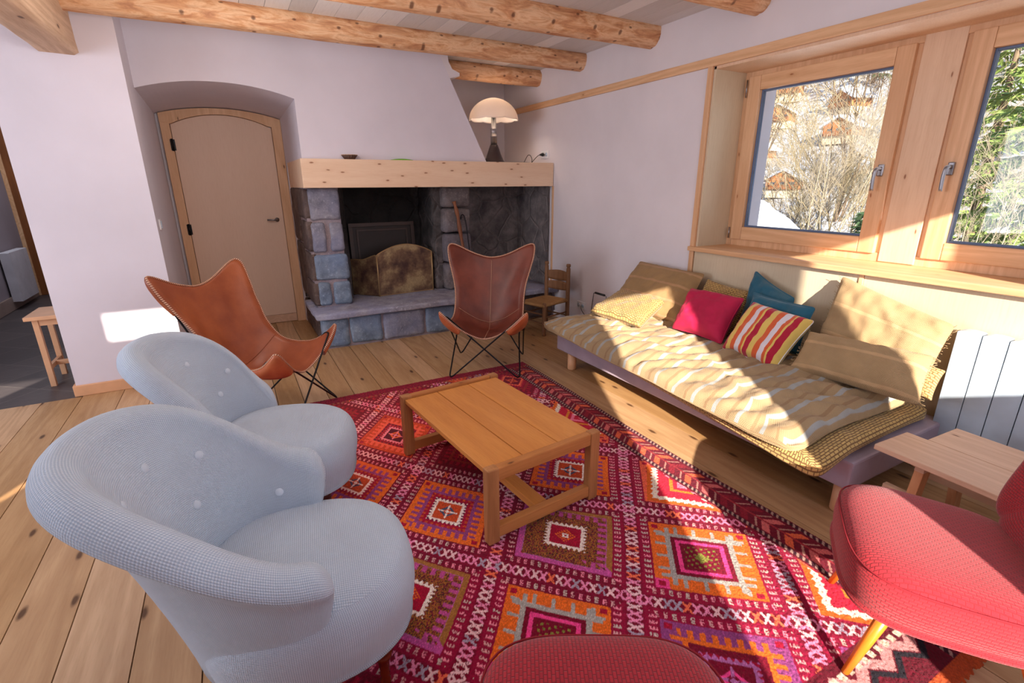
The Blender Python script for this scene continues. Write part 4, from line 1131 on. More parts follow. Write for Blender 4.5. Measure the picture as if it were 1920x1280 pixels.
def pillow4(name, C, t, mat, label, cat='cushion', group=None, na=36, nb=36, pinch=.07, bulge=.55, wr=.007, wf=7, uvrot=False, lift=None, edge=None, fringe=False, up_only=0, rnd=26, fold=0, seed=0, thin=.004):
    """cushion spanned by 4 world corners TL TR BR BL; normal towards TLxBL"""
    TL, TR, BR, BL = [Vector(c) for c in C]
    c0 = (TL + TR + BR + BL) / 4
    eu = ((TR - TL) + (BR - BL)) / 2; ev = ((TL - BL) + (TR - BR)) / 2
    nrm = eu.cross(ev).normalized(); w, h = eu.length, ev.length
    def surf(side):
        def P(u, v):
            a, b = 2 * u - 1, 2 * v - 1
            m_ = max(abs(a), abs(b))
            if m_ > 1e-6: q = m_ / ((abs(a) ** rnd + abs(b) ** rnd) ** (1 / rnd)); a *= q; b *= q
            aa = a * (1 - pinch * (1 - b * b) * abs(a) ** 3); bb = b * (1 - pinch * (1 - a * a) * abs(b) ** 3)
            U, V = (aa + 1) / 2, (bb + 1) / 2
            p = BL.lerp(BR, U).lerp(TL.lerp(TR, U), V)
            g = (max(0, 1 - a ** 4) * max(0, 1 - b ** 4)) ** bulge
            k = t / 2 * g * side * (1 if side > 0 or not up_only else up_only)
            e = max(abs(a), abs(b))
            n_ = noise.noise((a * w * wf + seed, b * h * wf, side * 3 + seed)) * wr * 2.2 * min(1, g * 2.5) + noise.noise((a * w * wf * 2.7 + seed, b * h * wf * 2.7, 5 + side)) * wr * .8 * min(1, g * 2.5)
            if fold: n_ += fold * g ** .6 * (abs(sin(b * h * 9 + a * w * 6 + 2.2 * noise.noise((a * 2, b * 3, seed)))) - .5)
            n_ += side * thin / 2
            p = p + nrm * (k + n_ * (1 if side > 0 else .3))
            if lift: p = lift(p, a, b, side)
            return p - c0
        return P
    m = MB()
    su, sv = (w, h)
    m.grid(surf(1), na, nb, su=su, sv=sv); m.grid(surf(-1), na, nb, su=su, sv=sv, flip=True)
    # close the rim
    f1, f2 = surf(1), surf(-1); N = na * 2 + nb * 2
    def rim(i):
        k = i % N
        if k < na: return (k / na, 0)
        k -= na
        if k < nb: return (1, k / nb)
        k -= nb
        if k < na: return (1 - k / na, 1)
        k -= na; return (0, 1 - k / nb)
    m.grid(lambda u, v: f2(*rim(round(u * N))).lerp(f1(*rim(round(u * N))), v), N, 1, cu=True, su=2 * (w + h), sv=thin, flip=False)
    if uvrot: m.uv = [([(y, x) for x, y in q] if q else None) for q in m.uv]
    o = m.build(name, mat); o.location = c0
    tag(o, label, cat, group)
    if edge:
        m = MB(); m.tube([(f1(*rim(i)) + f2(*rim(i))) / 2 for i in range(N)], edge[0], 6, closed=True, uvs=True); m.build('piping', edge[1], o)
    if fringe:
        m = MB(); rr = random.Random(seed)
        for side0 in (0, 1):
            for i in range(na, na + nb):
                k = i if not side0 else i + na + nb
                p = (f1(*rim(k)) + f2(*rim(k))) / 2; d = (p).normalized()
                L_ = rr.uniform(.008, .02); j = Vector((rr.uniform(-1, 1), rr.uniform(-1, 1), rr.uniform(-1, 1))) * .006
                m.tube([p - d * .004, p + d * L_ * .6 + j, p + d * L_ + j * 2], .0012, 4)
                if side0 == 0 and i == na + nb - 1: m.build('fringe', mat, o); m = MB()
        m.build('fringe', mat, o)
    return o
# lower basket weave mattress, overhanging the base at the near front corner
def sag(p, a, b, s):
    p = p.copy(); 
    over = max(0, 2.30 - p.x); p.z -= over * .12
    return p
pillow4('woven_mattress', [(2.27, 3.28, .335), (3.12, 3.30, .335), (3.10, 1.02, .33), (2.02, .985, .335)], .072, M['basket'], 'yellow basket weave mattress laid on the mauve daybed base', 'mattress', na=60, nb=90, pinch=.01, bulge=.22, wr=.003, lift=sag, thin=.03, rnd=22, seed=3)
# upper quilted mattress
def sag2(p, a, b, s):
    p = p.copy(); over = max(0, 2.28 - p.x); p.z -= over * .12
    p.z += .016 * noise.noise((p.x * 3, p.y * 2.2, 0))
    return p
pillow4('striped_quilt', [(2.11, 3.37, .392), (3.12, 3.34, .395), (3.02, 1.085, .395), (2.005, 1.085, .390)], .150, M['quilt'], 'puffy beige quilt with pale blue stripes spread over the basket weave mattress', 'quilt', na=90, nb=150, pinch=.02, bulge=.30, wr=.009, wf=4, uvrot=True, lift=sag2, fold=.026, up_only=.06, thin=.012, rnd=16, edge=(.004, M['jute']), seed=9)

CG = 'cushions heaped on the daybed'
# far left: big brown striped cushion, its plane leaning on the wall
pillow4('cushion', [(3.115, 3.30, .845), (3.125, 2.60, .835), (2.86, 2.56, .465), (2.80, 3.32, .475)], .15, M['jute2'], 'large brown cushion with pale stripes leaning on the wall, farthest on the daybed', group=CG, seed=1, uvrot=False, edge=(.003, M['jute2']), pinch=.04)
pillow4('cushion', [(3.135, 2.58, .80), (3.12, 2.17, .775), (2.95, 2.15, .47), (2.96, 2.56, .47)], .09, M['basket'], 'basket weave cushion mostly hidden behind the magenta one', group=CG, seed=2)
pillow4('cushion', [(2.90, 3.30, .590), (2.88, 2.74, .615), (2.50, 2.60, .495), (2.47, 3.16, .500)], .14, M['basket'], 'basket weave cushion lying flat in front of the large brown one', group=CG, seed=4, pinch=.05)
# teal pair
pillow4('cushion', [(3.155, 2.20, .915), (3.10, 1.86, .79), (2.93, 1.78, .50), (3.02, 2.18, .52)], .11, M['teal'], 'teal velvet cushion standing on its corner against the panelling', group=CG, seed=5, edge=(.005, M['teal_edge'] if 'teal_edge' in M else M['teal']))
pillow4('cushion', [(2.99, 2.08, .80), (2.985, 1.655, .785), (2.90, 1.66, .50), (2.92, 2.08, .50)], .10, M['teal'], 'teal velvet cushion directly behind the striped one', group=CG, seed=6, edge=(.005, M['teal']))
pillow4('cushion', [(2.93, 2.545, .750), (2.945, 2.105, .760), (2.70, 2.055, .490), (2.695, 2.48, .495)], .17, M['pink'], 'magenta velvet cushion in the middle of the daybed', group=CG, seed=7, edge=(.003, M['pink']))
pillow4('cushion', [(2.93, 2.025, .755), (2.915, 1.605, .725), (2.66, 1.645, .445), (2.685, 2.035, .470)], .16, M['stripes'], 'cushion with red, orange, yellow and white stripes', group=CG, seed=8, edge=(.003, M['white_edge'] if 'white_edge' in M else M['white']))
# right: large beige and its smaller one in front
pillow4('cushion', [(3.175, 1.635, .965), (3.095, 1.02, .815), (2.92, 1.03, .46), (2.93, 1.62, .46)], .13, M['jute'], 'large pale beige cushion with faint stripes leaning under the window sill', group=CG, seed=10, fringe=True, pinch=.03)
pillow4('cushion', [(2.885, 1.605, .665), (2.905, 1.005, .690), (2.735, .955, .485), (2.725, 1.595, .470)], .13, M['jute'], 'smaller long beige cushion before the large pale one, half shaded', group=CG, seed=11, fringe=True, pinch=.03)
pillow4('cushion', [(3.09, 1.30, .60), (3.07, 1.000, .585), (2.95, .985, .45), (2.98, 1.28, .45)], .10, M['basket'], 'basket weave cushion peeping out beside the radiator', group=CG, seed=12)

# wire handled thing on the floor behind the sofa end: small wire basket + plug strip glow area
wb = thing('wire_basket', 'small black wire basket with a bail handle on the floor beyond the daybed', 'basket', (3.02, 3.72, 0))
m = MB()
for z, r in ((.02, .08), (.14, .105), (.26, .125)): m.tube([(r * cos(2 * pi * k / 24), r * sin(2 * pi * k / 24), z) for k in range(24)], .003, 6, closed=True)
for k in range(12):
    a = 2 * pi * k / 12; m.tube([(.08 * cos(a), .08 * sin(a), .02), (.105 * cos(a), .105 * sin(a), .14), (.125 * cos(a), .125 * sin(a), .26)], .002, 5)
m.tube([(-.08, 0, .02), (.08, 0, .02)], .003, 6); m.tube([(0, -.08, .02), (0, .08, .02)], .003, 6)
m.build('wire_body', M['black'], wb)
m = MB(); m.tube([(0, .125, .26), (0, .095, .475), (0, .06, .48), (0, -.06, .48), (0, -.095, .475), (0, -.125, .26)], .0035, 6); m.build('bail_handle', M['black'], wb)
m = MB(); m.tube([(0, .07, .481), (0, -.07, .481)], .011, 10); m.build('grip', M['blackpl'], wb)
# cable on the wall
m = MB(); m.tube(spline([(XW - .02, 4.26, .23), (XW - .05, 4.18, .18), (XW - .06, 4.0, .10), (XW - .10, 3.9, .09), (XW - .05, 3.85, .30), (XW - .03, 3.78, .36), (XW - .04, 3.6, .37), (XW - .05, 3.5, .30), (XW - .05, 3.45, .02)], 6), .0035, 6)
tag(m.build('floor_cable', M['blackpl']), 'thin dark cable running from the low wall socket behind the daybed', 'cable')
# ================================================================== RUG (hand-knotted, colours painted knot by knot on a fine grid)
def make_rug():
    X0, X1, Y0, Y1 = -.15, 2.055, .335, 3.56
    st = .0037; nx = int((X1 - X0) / st); ny = int((Y1 - Y0) / st)
    gx, gy = np.meshgrid(np.arange(nx + 1) / nx, np.arange(ny + 1) / ny)
    x = X0 + gx * (X1 - X0); y = Y0 + gy * (Y1 - Y0)
    # slightly irregular weaving
    wx = .006 * np.sin(y * 3.1 + 1) + .005 * np.sin(y * 7.3); wy = .007 * np.sin(x * 4.1) + .006 * np.sin(x * 9.7 + 2)
    px_, py_ = x + wx, y + wy
    c = np.array([[-3.049, 1.548, 1.349, -.157, .091, -.051], [.736, 1.316, -1.149, -.006, .039, -.003]])
    B = [np.ones_like(px_), px_, py_, px_ ** 2, px_ * py_, py_ ** 2]
    u = sum(c[0][k] * B[k] for k in range(6)); v = sum(c[1][k] * B[k] for k in range(6))
    def C(*a): return np.array(s2l(a)[:3])
    crim, maroon, dark = C(154, 8, 44), C(112, 5, 34), C(60, 14, 30)
    pink, lpink, lilac, white = C(226, 62, 130), C(228, 130, 150), C(170, 96, 150), C(226, 204, 194)
    orange, dorange, salmon = C(214, 96, 30), C(184, 66, 28), C(220, 92, 66)
    purple, olive, grey, green, navy = C(136, 58, 112), C(132, 78, 38), C(158, 150, 144), C(120, 118, 50), C(60, 70, 96)
    H = lambda a, b=0, s=0: (np.sin(a * 127.1 + b * 311.7 + s * 74.7) * 43758.5453) % 1.0
    col = np.empty(x.shape + (3,)); 
    ki = np.floor(x / .0037); kj = np.floor(y / .0037)
    rn = H(ki, kj)                                   # per knot
    iu, iv = np.floor(u), np.floor(v); fu, fv = u - iu, v - iv
    cu, cv = fu - .5, fv - .5; a = np.maximum(abs(cu), abs(cv)); along = np.where(abs(cu) > abs(cv), cv, cu)
    # ground: alternating crimson and maroon per cell
    g = H(iu, iv, 3)
    yfar = np.clip((y - 2.0) / 1.2, 0, 1)[..., None]
    base = np.where((g > .5)[..., None], crim, maroon); base = np.where((g > .82)[..., None], C(96, 8, 60), base)
    col[:] = base
    def put(mask, cc): col[mask] = (cc[mask] if getattr(cc, 'ndim', 1) == 3 else cc)
    # cell kinds
    kinds = {(0, 0): 1, (-1, -1): 1, (-1, 0): 2, (0, 1): 2, (0, -1): 0, (1, 0): 0, (-1, 1): 3, (1, 1): 4, (1, -2): 5, (0, -2): 0, (1, -1): 6, (0, 2): 4, (-1, 2): 3, (2, -2): 6, (2, -1): 6, (2, 0): 4, (1, -3): 6, (0, -3): 5, (-2, 0): 0, (-2, 1): 2, (2, -3): 6, (-1, -2): 2}
    kind = np.full(x.shape, 6.0); kind[H(iu, iv, 9) > .5] = 5
    for (i, j), k in kinds.items(): kind[(iu == i) & (iv == j)] = k
    rings = [  # outer, comb, spine, ring, toothed, centre, motif
        (orange, purple, purple, crim, white, dorange, navy), (lilac, olive, olive, olive, white, crim, orange), (orange, grey, grey, maroon, pink, maroon, green),
        (purple, orange, orange, purple, lilac, maroon, pink), (salmon, crim, white, orange, lpink, crim, lpink), (dorange, salmon, salmon, crim, lpink, C(84, 20, 40), orange), (maroon, crim, C(140, 40, 40), crim, salmon, maroon, dorange)]
    a = a * .93; cu = cu * .93; cv = cv * .93; inner = a < .335
    tt = np.floor(along * 29 + 50); odd = (tt % 2) == 0
    for k, (o, cb, sp, rg, th, ce, mo) in enumerate(rings):
        K = (kind == k) & inner
        put(K & (a > .305), o)
        put(K & (a <= .305) & (a > .285), o)
        put(K & (a <= .285) & (a > .225) & odd, cb); put(K & (a <= .285) & (a > .225) & ~odd, o)
        put(K & (a <= .225) & (a > .195), sp)
        put(K & (a <= .195) & (a > .145), (maroon if k in (2, 3) else crim))
        put(K & (a <= .195) & (a > .170) & ((np.floor(along * 40 + 50) % 2) == 0), ce)
        saw = (abs(((along * 26) % 1) - .5) * 2)
        put(K & (a <= .150) & (a > .122 - .0 * saw) & ((a - .122) < .030 * saw), th)
        put(K & (a <= .122) & (a > .108), th)
        put(K & (a <= .108), ce)
        r = abs(cu) + abs(cv)
        put(K & (r < .075) & (r > .045), mo); put(K & (r < .022), th); put(K & (abs(r - .06) < .03) & (np.minimum(abs(cu), abs(cv)) < .008), th)
        # corner squares
        co = (abs(cu) > .245) & (abs(cv) > .245); put(K & co, o); put(K & co & (np.maximum(abs(abs(cu) - .288), abs(abs(cv) - .288)) < .022), crim)
        if k == 1:   # speckled olive field
            S = K & (a <= .285) & (a > .13); put(S, np.where((rn > .52)[..., None], C(140, 84, 34), np.where((rn > .25)[..., None], C(120, 20, 46), C(70, 44, 34))))
            put(K & (a > .225) & (a <= .305) & odd & (cu + cv > -.1), C(176, 70, 130))
            put(K & (a > .29), np.where((cu + cv > .05)[..., None], C(150, 96, 46), C(184, 74, 140)))
            put(K & (a <= .150) & (a > .122) & ((a - .122) < .03 * saw), white); put(K & (a <= .108), crim)
            put(K & (abs(r - .05) < .028) & ((np.floor(cu * 70) + np.floor(cv * 70)) % 2 == 0), orange); put(K & (np.maximum(abs(cu), abs(cv)) < .022), white); put(K & (np.maximum(abs(cu), abs(cv)) < .010), crim)
        if k == 2:   # orange field with grey combs crossing the corners
            put(K & (a > .225), orange)
            cmb = K & (a > .215) & (a < .30) & ((np.floor(along * 15 + 50.5) % 2) == 0); put(cmb & (abs(((along * 7.5 + .25) % 1) - .5) > .30), grey)
            put(K & (abs(abs(cu) - .205) < .016) & (abs(cv) < .285), grey); put(K & (abs(abs(cv) - .205) < .016) & (abs(cu) < .285), grey)
            put(K & co, np.where((cu + cv < -.4)[..., None], pink, orange)); put(K & co & (np.maximum(abs(abs(cu) - .288), abs(abs(cv) - .288)) < .022), crim)
            put(K & (a < .185), maroon); put(K & (abs(a - .145) < .014), pink); put(K & (a < .12), maroon); put(K & (a < .105) & (((np.floor(cu * 60) * 3 + np.floor(cv * 60)) % 5) == 0), green)
            put(K & (r < .05), green)
    # scatter of odd knots
    put(inner & (rn > .93), np.clip(col * 1.35, 0, 1)); 
    # lattice bands
    du = np.abs(u - np.round(u)); dv = np.abs(v - np.round(v)); isu = du < dv
    d = np.minimum(du, dv); s = np.where(isu, v, u); line = np.where(isu, np.round(u), np.round(v) + 17)
    gap = (d >= .058) & (d < .145)
    put(gap, np.where((H(line, np.floor(s), 5) > .5)[..., None], C(140, 8, 50), C(116, 6, 40)))
    # little hooked characters beside the bands
    q = (s * 19) % 1.0; qi = np.floor(s * 19); gly = gap & (d > .082) & (d < .130)
    shp = ((abs(q - .35) < .10) | ((abs(q - .55) < .17) & ((abs(d - .128) < .006) | (abs(d - .086) < .006) | (abs(d - .108) < .006))))
    lc = np.where((H(qi, line, 1) > .6)[..., None], lpink, np.where((H(qi, line, 2) > .4)[..., None], C(206, 150, 150), C(190, 170, 160)))
    put(gly & shp & (rn > .12), lc)
    band = d < .058
    q = (s * 17) % 1.0; qi = np.floor(s * 17); side = (np.abs(q - .5) * 2); t = d / .052
    bc = np.where((H(qi, line, 4) > .86)[..., None], C(226, 104, 72), np.where((H(qi, line, 6) > .60)[..., None], C(222, 128, 164), np.where((H(qi, line, 7) > .7)[..., None], C(158, 140, 158), C(222, 178, 182))))
    put(band, maroon)
    lat = (np.abs(side - t) < .34) & (rn > .06); put(band & lat, bc); put(band & (d > .047), C(128, 6, 44)); put(band & (side + t < .62) & (side + t > .0) & ~lat, crim)
    # far part woven in redder, duller wool
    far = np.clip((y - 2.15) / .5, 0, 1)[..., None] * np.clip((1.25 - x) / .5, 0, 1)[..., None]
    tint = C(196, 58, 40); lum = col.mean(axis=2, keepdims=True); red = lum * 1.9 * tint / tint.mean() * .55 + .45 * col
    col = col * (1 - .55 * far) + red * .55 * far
    # white zigzag diamonds by the right border
    for (cx_, cy_) in ((1.90, 1.52), (1.95, .70), (1.86, 2.42)):
        dd = np.abs(x - cx_ - .1) / .42 + np.abs(y - cy_) / .44
        zz = np.abs(dd - .78 - .05 * (np.abs(((np.arctan2(y - cy_, x - cx_ - .1) * 9) % 1) - .5) * 2)) < .030
        zz2 = np.abs(dd - .86 + .05 * (np.abs(((np.arctan2(y - cy_, x - cx_ - .1) * 9) % 1) - .5) * 2)) < .030
        inn = dd < .95; col[inn & (x < 1.84)] = C(184, 26, 54); col[inn & (x < 1.84) & (dd > .84)] = orange * .9
        col[(zz | zz2) & (x < 1.84)] = C(222, 206, 190); m_ = inn & (np.abs(dd - .55) < .03) & (x < 1.84); col[m_] = C(200, 120, 40); m_ = inn & (np.abs(dd - .42) < .035) & (x < 1.84); col[m_] = C(220, 110, 140)
    # border along the right side: chevrons between two dotted cords
    bx = 2.055 - x; bd = bx < .205; col[bd] = C(104, 10, 34)
    for cc in (.022, .185):
        k = np.abs(bx - cc) < .011; on = ((y * 38 + bx * 22) % 1) < .42; col[k & on] = C(166, 132, 122); col[k & ~on] = C(58, 16, 32)
    ch = (y * 9 + np.abs(bx - .103) * 7) % 1.0; cell = np.floor(y * 9 + np.abs(bx - .103) * 7)
    k = (bx > .045) & (bx < .165)
    cc = np.where((H(cell, 1, 2) > .66)[..., None], C(208, 92, 60), np.where((H(cell, 2, 5) > .5)[..., None], C(196, 96, 96), C(132, 20, 40)))
    kk = k & (ch < .36); col[kk] = cc[kk]; kk = k & (np.abs(ch - .62) < .05); col[kk] = C(168, 120, 110); kk = (np.abs(bx - .103) < .006); col[kk] = C(150, 40, 50)
    # far and near ends
    fe = (3.56 - y); k = (fe < .09); col[k] = C(120, 8, 38); kk = k & (rn > .7); col[kk] = C(150, 22, 46); kk = (fe < .125) & (fe > .09) & (((x * 30) % 1) < .5); col[kk] = C(150, 70, 50)
    ne = y - .335; k = ne < .24; col[k & ~bd] = C(92, 8, 30)
    zg = np.abs(((x * 7) % 1) - .5) * 2; kk = k & (np.abs(ne - .14 - .05 * zg) < .022); col[kk] = C(190, 130, 130); kk = k & (np.abs(ne - .10 - .05 * zg) < .012); col[kk] = C(30, 24, 34)
    kk = k & (np.abs(ne - .19) < .012) & (((x * 24) % 1) < .6); col[kk] = C(200, 180, 160); kk = k & (ne < .05); col[kk] = C(172, 70, 30)
    # abrash and knot noise
    n2 = H(np.floor(y * 31), np.floor(x * 3), 8) * .0 + H(kj, 0, 4) * .10
    col = np.clip(col * (.70 + .48 * rn + n2)[..., None], 0, 1)
    # pile height
    low = np.array([[noise.noise((i * .15, j * .15, 0)) for i in range(nx // 10 + 2)] for j in range(ny // 10 + 2)])
    jj = np.minimum((gy * ny / 10), ny // 10).astype(int); ii = np.minimum((gx * nx / 10), nx // 10).astype(int)
    z = .0075 + .0035 * H(ki, kj, 5) + .002 * low[jj, ii]
    ex = .006 * (H(kj, 1, 1) - .5); xx = x.copy(); yy = y.copy()
    xx[:, -1] += .012 * (H(np.arange(ny + 1) / 3 // 1, 4, 4) - .5); yy[-1, :] += .012 * (H(np.arange(nx + 1) / 3 // 1, 4, 4) - .5); yy[0, :] += .014 * (H(np.arange(nx + 1) / 3 // 1, 2, 4) - .5)
    # gentle waviness of the outline
    xx = xx + .012 * np.sin(yy * 2.3 + .5) * gx - .01 * gx * (yy < 1.0) * (1.0 - yy)
    z[0, :] = z[-1, :] = .0005; z[:, 0] = z[:, -1] = .0005
    co = np.stack([xx, yy, z], -1).reshape(-1, 3).astype(np.float32)
    me = bpy.data.meshes.new('rug'); nv = co.shape[0]
    idx = (np.arange(ny)[:, None] * (nx + 1) + np.arange(nx)[None, :])
    quads = np.stack([idx, idx + 1, idx + nx + 2, idx + nx + 1], -1).reshape(-1, 4).astype(np.int32)
    me.vertices.add(nv); me.vertices.foreach_set('co', co.ravel())
    me.loops.add(quads.size); me.loops.foreach_set('vertex_index', quads.ravel())
    me.polygons.add(len(quads)); me.polygons.foreach_set('loop_start', np.arange(0, quads.size, 4, dtype=np.int32)); me.polygons.foreach_set('loop_total', np.full(len(quads), 4, dtype=np.int32))
    ca = me.color_attributes.new('knot', 'FLOAT_COLOR', 'POINT')
    rgba = np.concatenate([col.reshape(-1, 3), np.ones((nv, 1))], 1).astype(np.float32); ca.data.foreach_set('color', rgba.ravel())
    me.update(calc_edges=True)
    t = NT('rug_wool'); q = t.n('ShaderNodeAttribute', attribute_name='knot')
    h = t.n('ShaderNodeHueSaturation'); t.L(q.outputs[0], h.inputs['Color']); h.inputs['Saturation'].default_value = 1.0; h.inputs['Value'].default_value = 1.25
    t.set(h.outputs[0], .95, Sheen_Weight=.08); t.b.inputs['Specular IOR Level'].default_value = .1
    t.bump(t.noise(t.coord(), 500, 2), .6, .004)
    me.materials.append(t.m)
    o = bpy.data.objects.new('rug', me); link(o)
    tag(o, 'large crimson and orange Berber rug with a lattice of diamonds under the coffee table', 'rug')
make_rug()
# ================================================================== OUTSIDE
def hill_z(x, y):
    d = max(0, x - 9)
    z = -2.2 + .0 * d + .50 * max(0, x - 14) ** .96
    z += 1.6 * noise.noise((x * .06, y * .06, 1)) * min(1, d / 10) + .4 * noise.noise((x * .3, y * .3, 2)) * min(1, d / 6)
    return z
m = MB()
m.grid(lambda u, v: (lerp(4.2, 95, u ** 1.6), lerp(-40, 95, v), hill_z(lerp(4.2, 95, u ** 1.6), lerp(-40, 95, v))), 150, 170)
t = NT('hillside'); v = t.coord(); n1 = t.noise(v, .35, 5, .7); n2 = t.noise(v, 3, 5, .7)
n3 = t.noise(v, 14, 4, .8)
c = t.mix(t.rng(n3, .46, .56, 0, .9), s2l((214, 216, 226)), s2l((146, 128, 104)))
c = t.mix(t.rng(n2, .48, .58, 0, .75), c, s2l((128, 116, 92)))
c = t.mix(t.rng(n1, .52, .6, 0, .6), c, s2l((134, 120, 84))); t.set(c, .9); hm = t.m
struct(m, 'hillside', hm)
m = MB()
def sb_(u, v):
    a, b = 2 * u - 1, 2 * v - 1; x = 8.3 + a * 2.0; y = 6.75 + b * 2.9; r = min(1, sqrt(a * a + b * b))
    return (x, y, -1.6 + 2.95 * (1 - r ** 2.4) + .22 * noise.noise((x * .9, y * .9, 0)) + .08 * noise.noise((x * 4, y * 4, 0)))
m.grid(sb_, 60, 70); tag(m.build('snow_bank', M['snow']), 'rounded bank of snow outside the left window pane', 'snow bank')

def bare_shrub(name, base, h, spread, n, seed, label, col, cat='shrub', group=None, twig=1.0):
    rr = random.Random(seed); m = MB()
    def grow(p, d, L, r, depth):
        k = 4 if depth < 2 else 3; pts = [p]; q = p.copy(); dd = d.copy()
        for i in range(k):
            dd = (dd + Vector((rr.uniform(-1, 1), rr.uniform(-1, 1), rr.uniform(-.55, .8))) * .20).normalized(); q = q + dd * (L / k); pts.append(q.copy())
        m.tube(pts, [lerp(r, r * .5, i / k) for i in range(k + 1)], 3 if depth else 5, caps=False)
        if depth >= 3: return
        for j in range(int({0: 6, 1: 6, 2: 5}[depth] * twig)):
            f = rr.uniform(.3, 1); a = pts[min(int(f * k), k - 1)].lerp(pts[min(int(f * k) + 1, k)], f * k % 1)
            nd = (dd + Vector((rr.uniform(-1, 1), rr.uniform(-1, 1), rr.uniform(-.5, .9))) * .8).normalized()
            grow(a, nd, L * rr.uniform(.35, .62), max(r * .42, .0026 * h / 4), depth + 1)
    for i in range(n):
        a = rr.uniform(0, 2 * pi); s = rr.uniform(0, 1)
        d = Vector((cos(a) * spread * s, sin(a) * spread * s, 1)).normalized()
        grow(Vector(base) + Vector((cos(a), sin(a), 0)) * rr.uniform(0, .3), d, h * rr.uniform(.55, .8), .014 * h / 4, 0)
    return tag(m.build(name, col), label, cat, group)
TW1 = mat_plain('pale_twigs', (170, 152, 126), .8); TW2 = mat_plain('brown_twigs', (124, 102, 82), .8); TW3 = mat_plain('golden_twigs', (176, 154, 114), .8)
bare_shrub('bare_shrub', (10.3, 5.85, -.3), 3.7, .8, 11, 1, 'bare many stemmed shrub right behind the snow bank, seen through the left pane', TW1)
bare_shrub('bare_shrub', (13.6, 9.2, -1.6), 5.0, .8, 12, 2, 'bare brown shrub farther back at the left edge of the left window pane', TW2)
bare_shrub('bare_shrub', (13.8, 7.3, -1.6), 5.6, .8, 14, 3, 'tall golden bare shrub rising behind the nearest one to its right', TW3)
bare_shrub('bare_shrub', (8.6, 2.75, -.6), 3.2, .8, 7, 4, 'pale tangled shrub in front of the spruce seen through the right pane', TW1)
bare_shrub('bare_tree', (18.5, 10.2, .2), 8, .6, 14, 5, 'tall bare tree on the snowy slope beyond the shrubs', TW2, cat='tree')
bare_shrub('bare_tree', (22, 16.2, 1.5), 8, .6, 14, 6, 'bare tree on the snowy slope, far left of the left pane', TW2, cat='tree')

def conifer(base, h, w, n, seed, label, colm, group=None):
    t = thing('spruce_tree', label, 'tree', base, 0, group); rr = random.Random(seed)
    m = MB(); m.tube([(0, 0, 0), (.03, 0, h * .5), (0, 0, h)], [.045 * h ** .5, .03 * h ** .5, .01], 7); m.build('trunk', TW2, t)
    m = MB(); mv = []; mf = []
    for i in range(n):
        z = h * (.08 + .9 * (i / n)); L = w * (1 - (i / n)) ** .8 * rr.uniform(.7, 1.1); a = i * 2.4
        d = Vector((cos(a), sin(a), 0))
        nb = max(6, int(L * 26))
        for k in range(nb):
            f = (k + rr.random()) / nb; p = Vector((0, 0, z)) + d * (L * f) + Vector((0, 0, -.32 * L * f * f + .12 * L * f))
            for s in (-1, 1):
                for g in range(2):
                    sd = Vector((-d.y, d.x, 0)) * s; ln = rr.uniform(.16, .34) * (1.1 - f * .5) * min(1, w / 1.6 + .2)
                    q = p + (sd * .8 + d * rr.uniform(.2, .9) + Vector((0, 0, rr.uniform(-.75, .05)))) * ln
                    o = Vector((rr.uniform(-1, 1), rr.uniform(-1, 1), rr.uniform(-1, 1))) * .028
                    b = len(mv); mv += [p, (p + q) / 2 + o, q, (p + q) / 2 - o]; mf.append((b, b + 1, b + 2, b + 3))
    m.add(mv, mf); m.build('foliage', colm, t)
    return t
G1 = mat_plain('spruce_green', (126, 144, 70), .8, Transmission_Weight=0.0); G2 = mat_plain('spruce_dark', (70, 92, 58), .8)
conifer((10.9, 2.9, -2.2), 8.0, 2.3, 120, 1, 'big yellow green spruce filling the right window pane', G1)
conifer((14.5, 5.0, -2.2), 8.5, 2.0, 80, 2, 'second spruce behind the big one, between the two window panes', G1)
conifer((9.6, 4.75, -1.6), 2.7, .9, 60, 8, 'small dark spruce low in the right corner of the left window pane', G2)
rr = random.Random(4)
sp = [(26, 23), (34, 29), (42, 25), (40, 35), (29, 12), (35, 10), (44, 16), (46, 40), (54, 33), (50, 12), (33, 36), (42, 48), (58, 40), (60, 18), (35, 18.5), (24, 7), (31, 5), (38, 4)]
g0 = conifer((sp[0][0], sp[0][1], hill_z(*sp[0]) - .3), 7.0, 1.7, 46, 20, 'distant spruce scattered over the snowy hillside', G2, 'spruces on the far hillside')
for x, y in sp[1:]:
    o = copy_tree(g0); o.location = (x, y, hill_z(x, y) - .3); k = rr.uniform(.8, 1.4); o.scale = (k, k, k); o.rotation_euler.z = rr.uniform(0, 6)

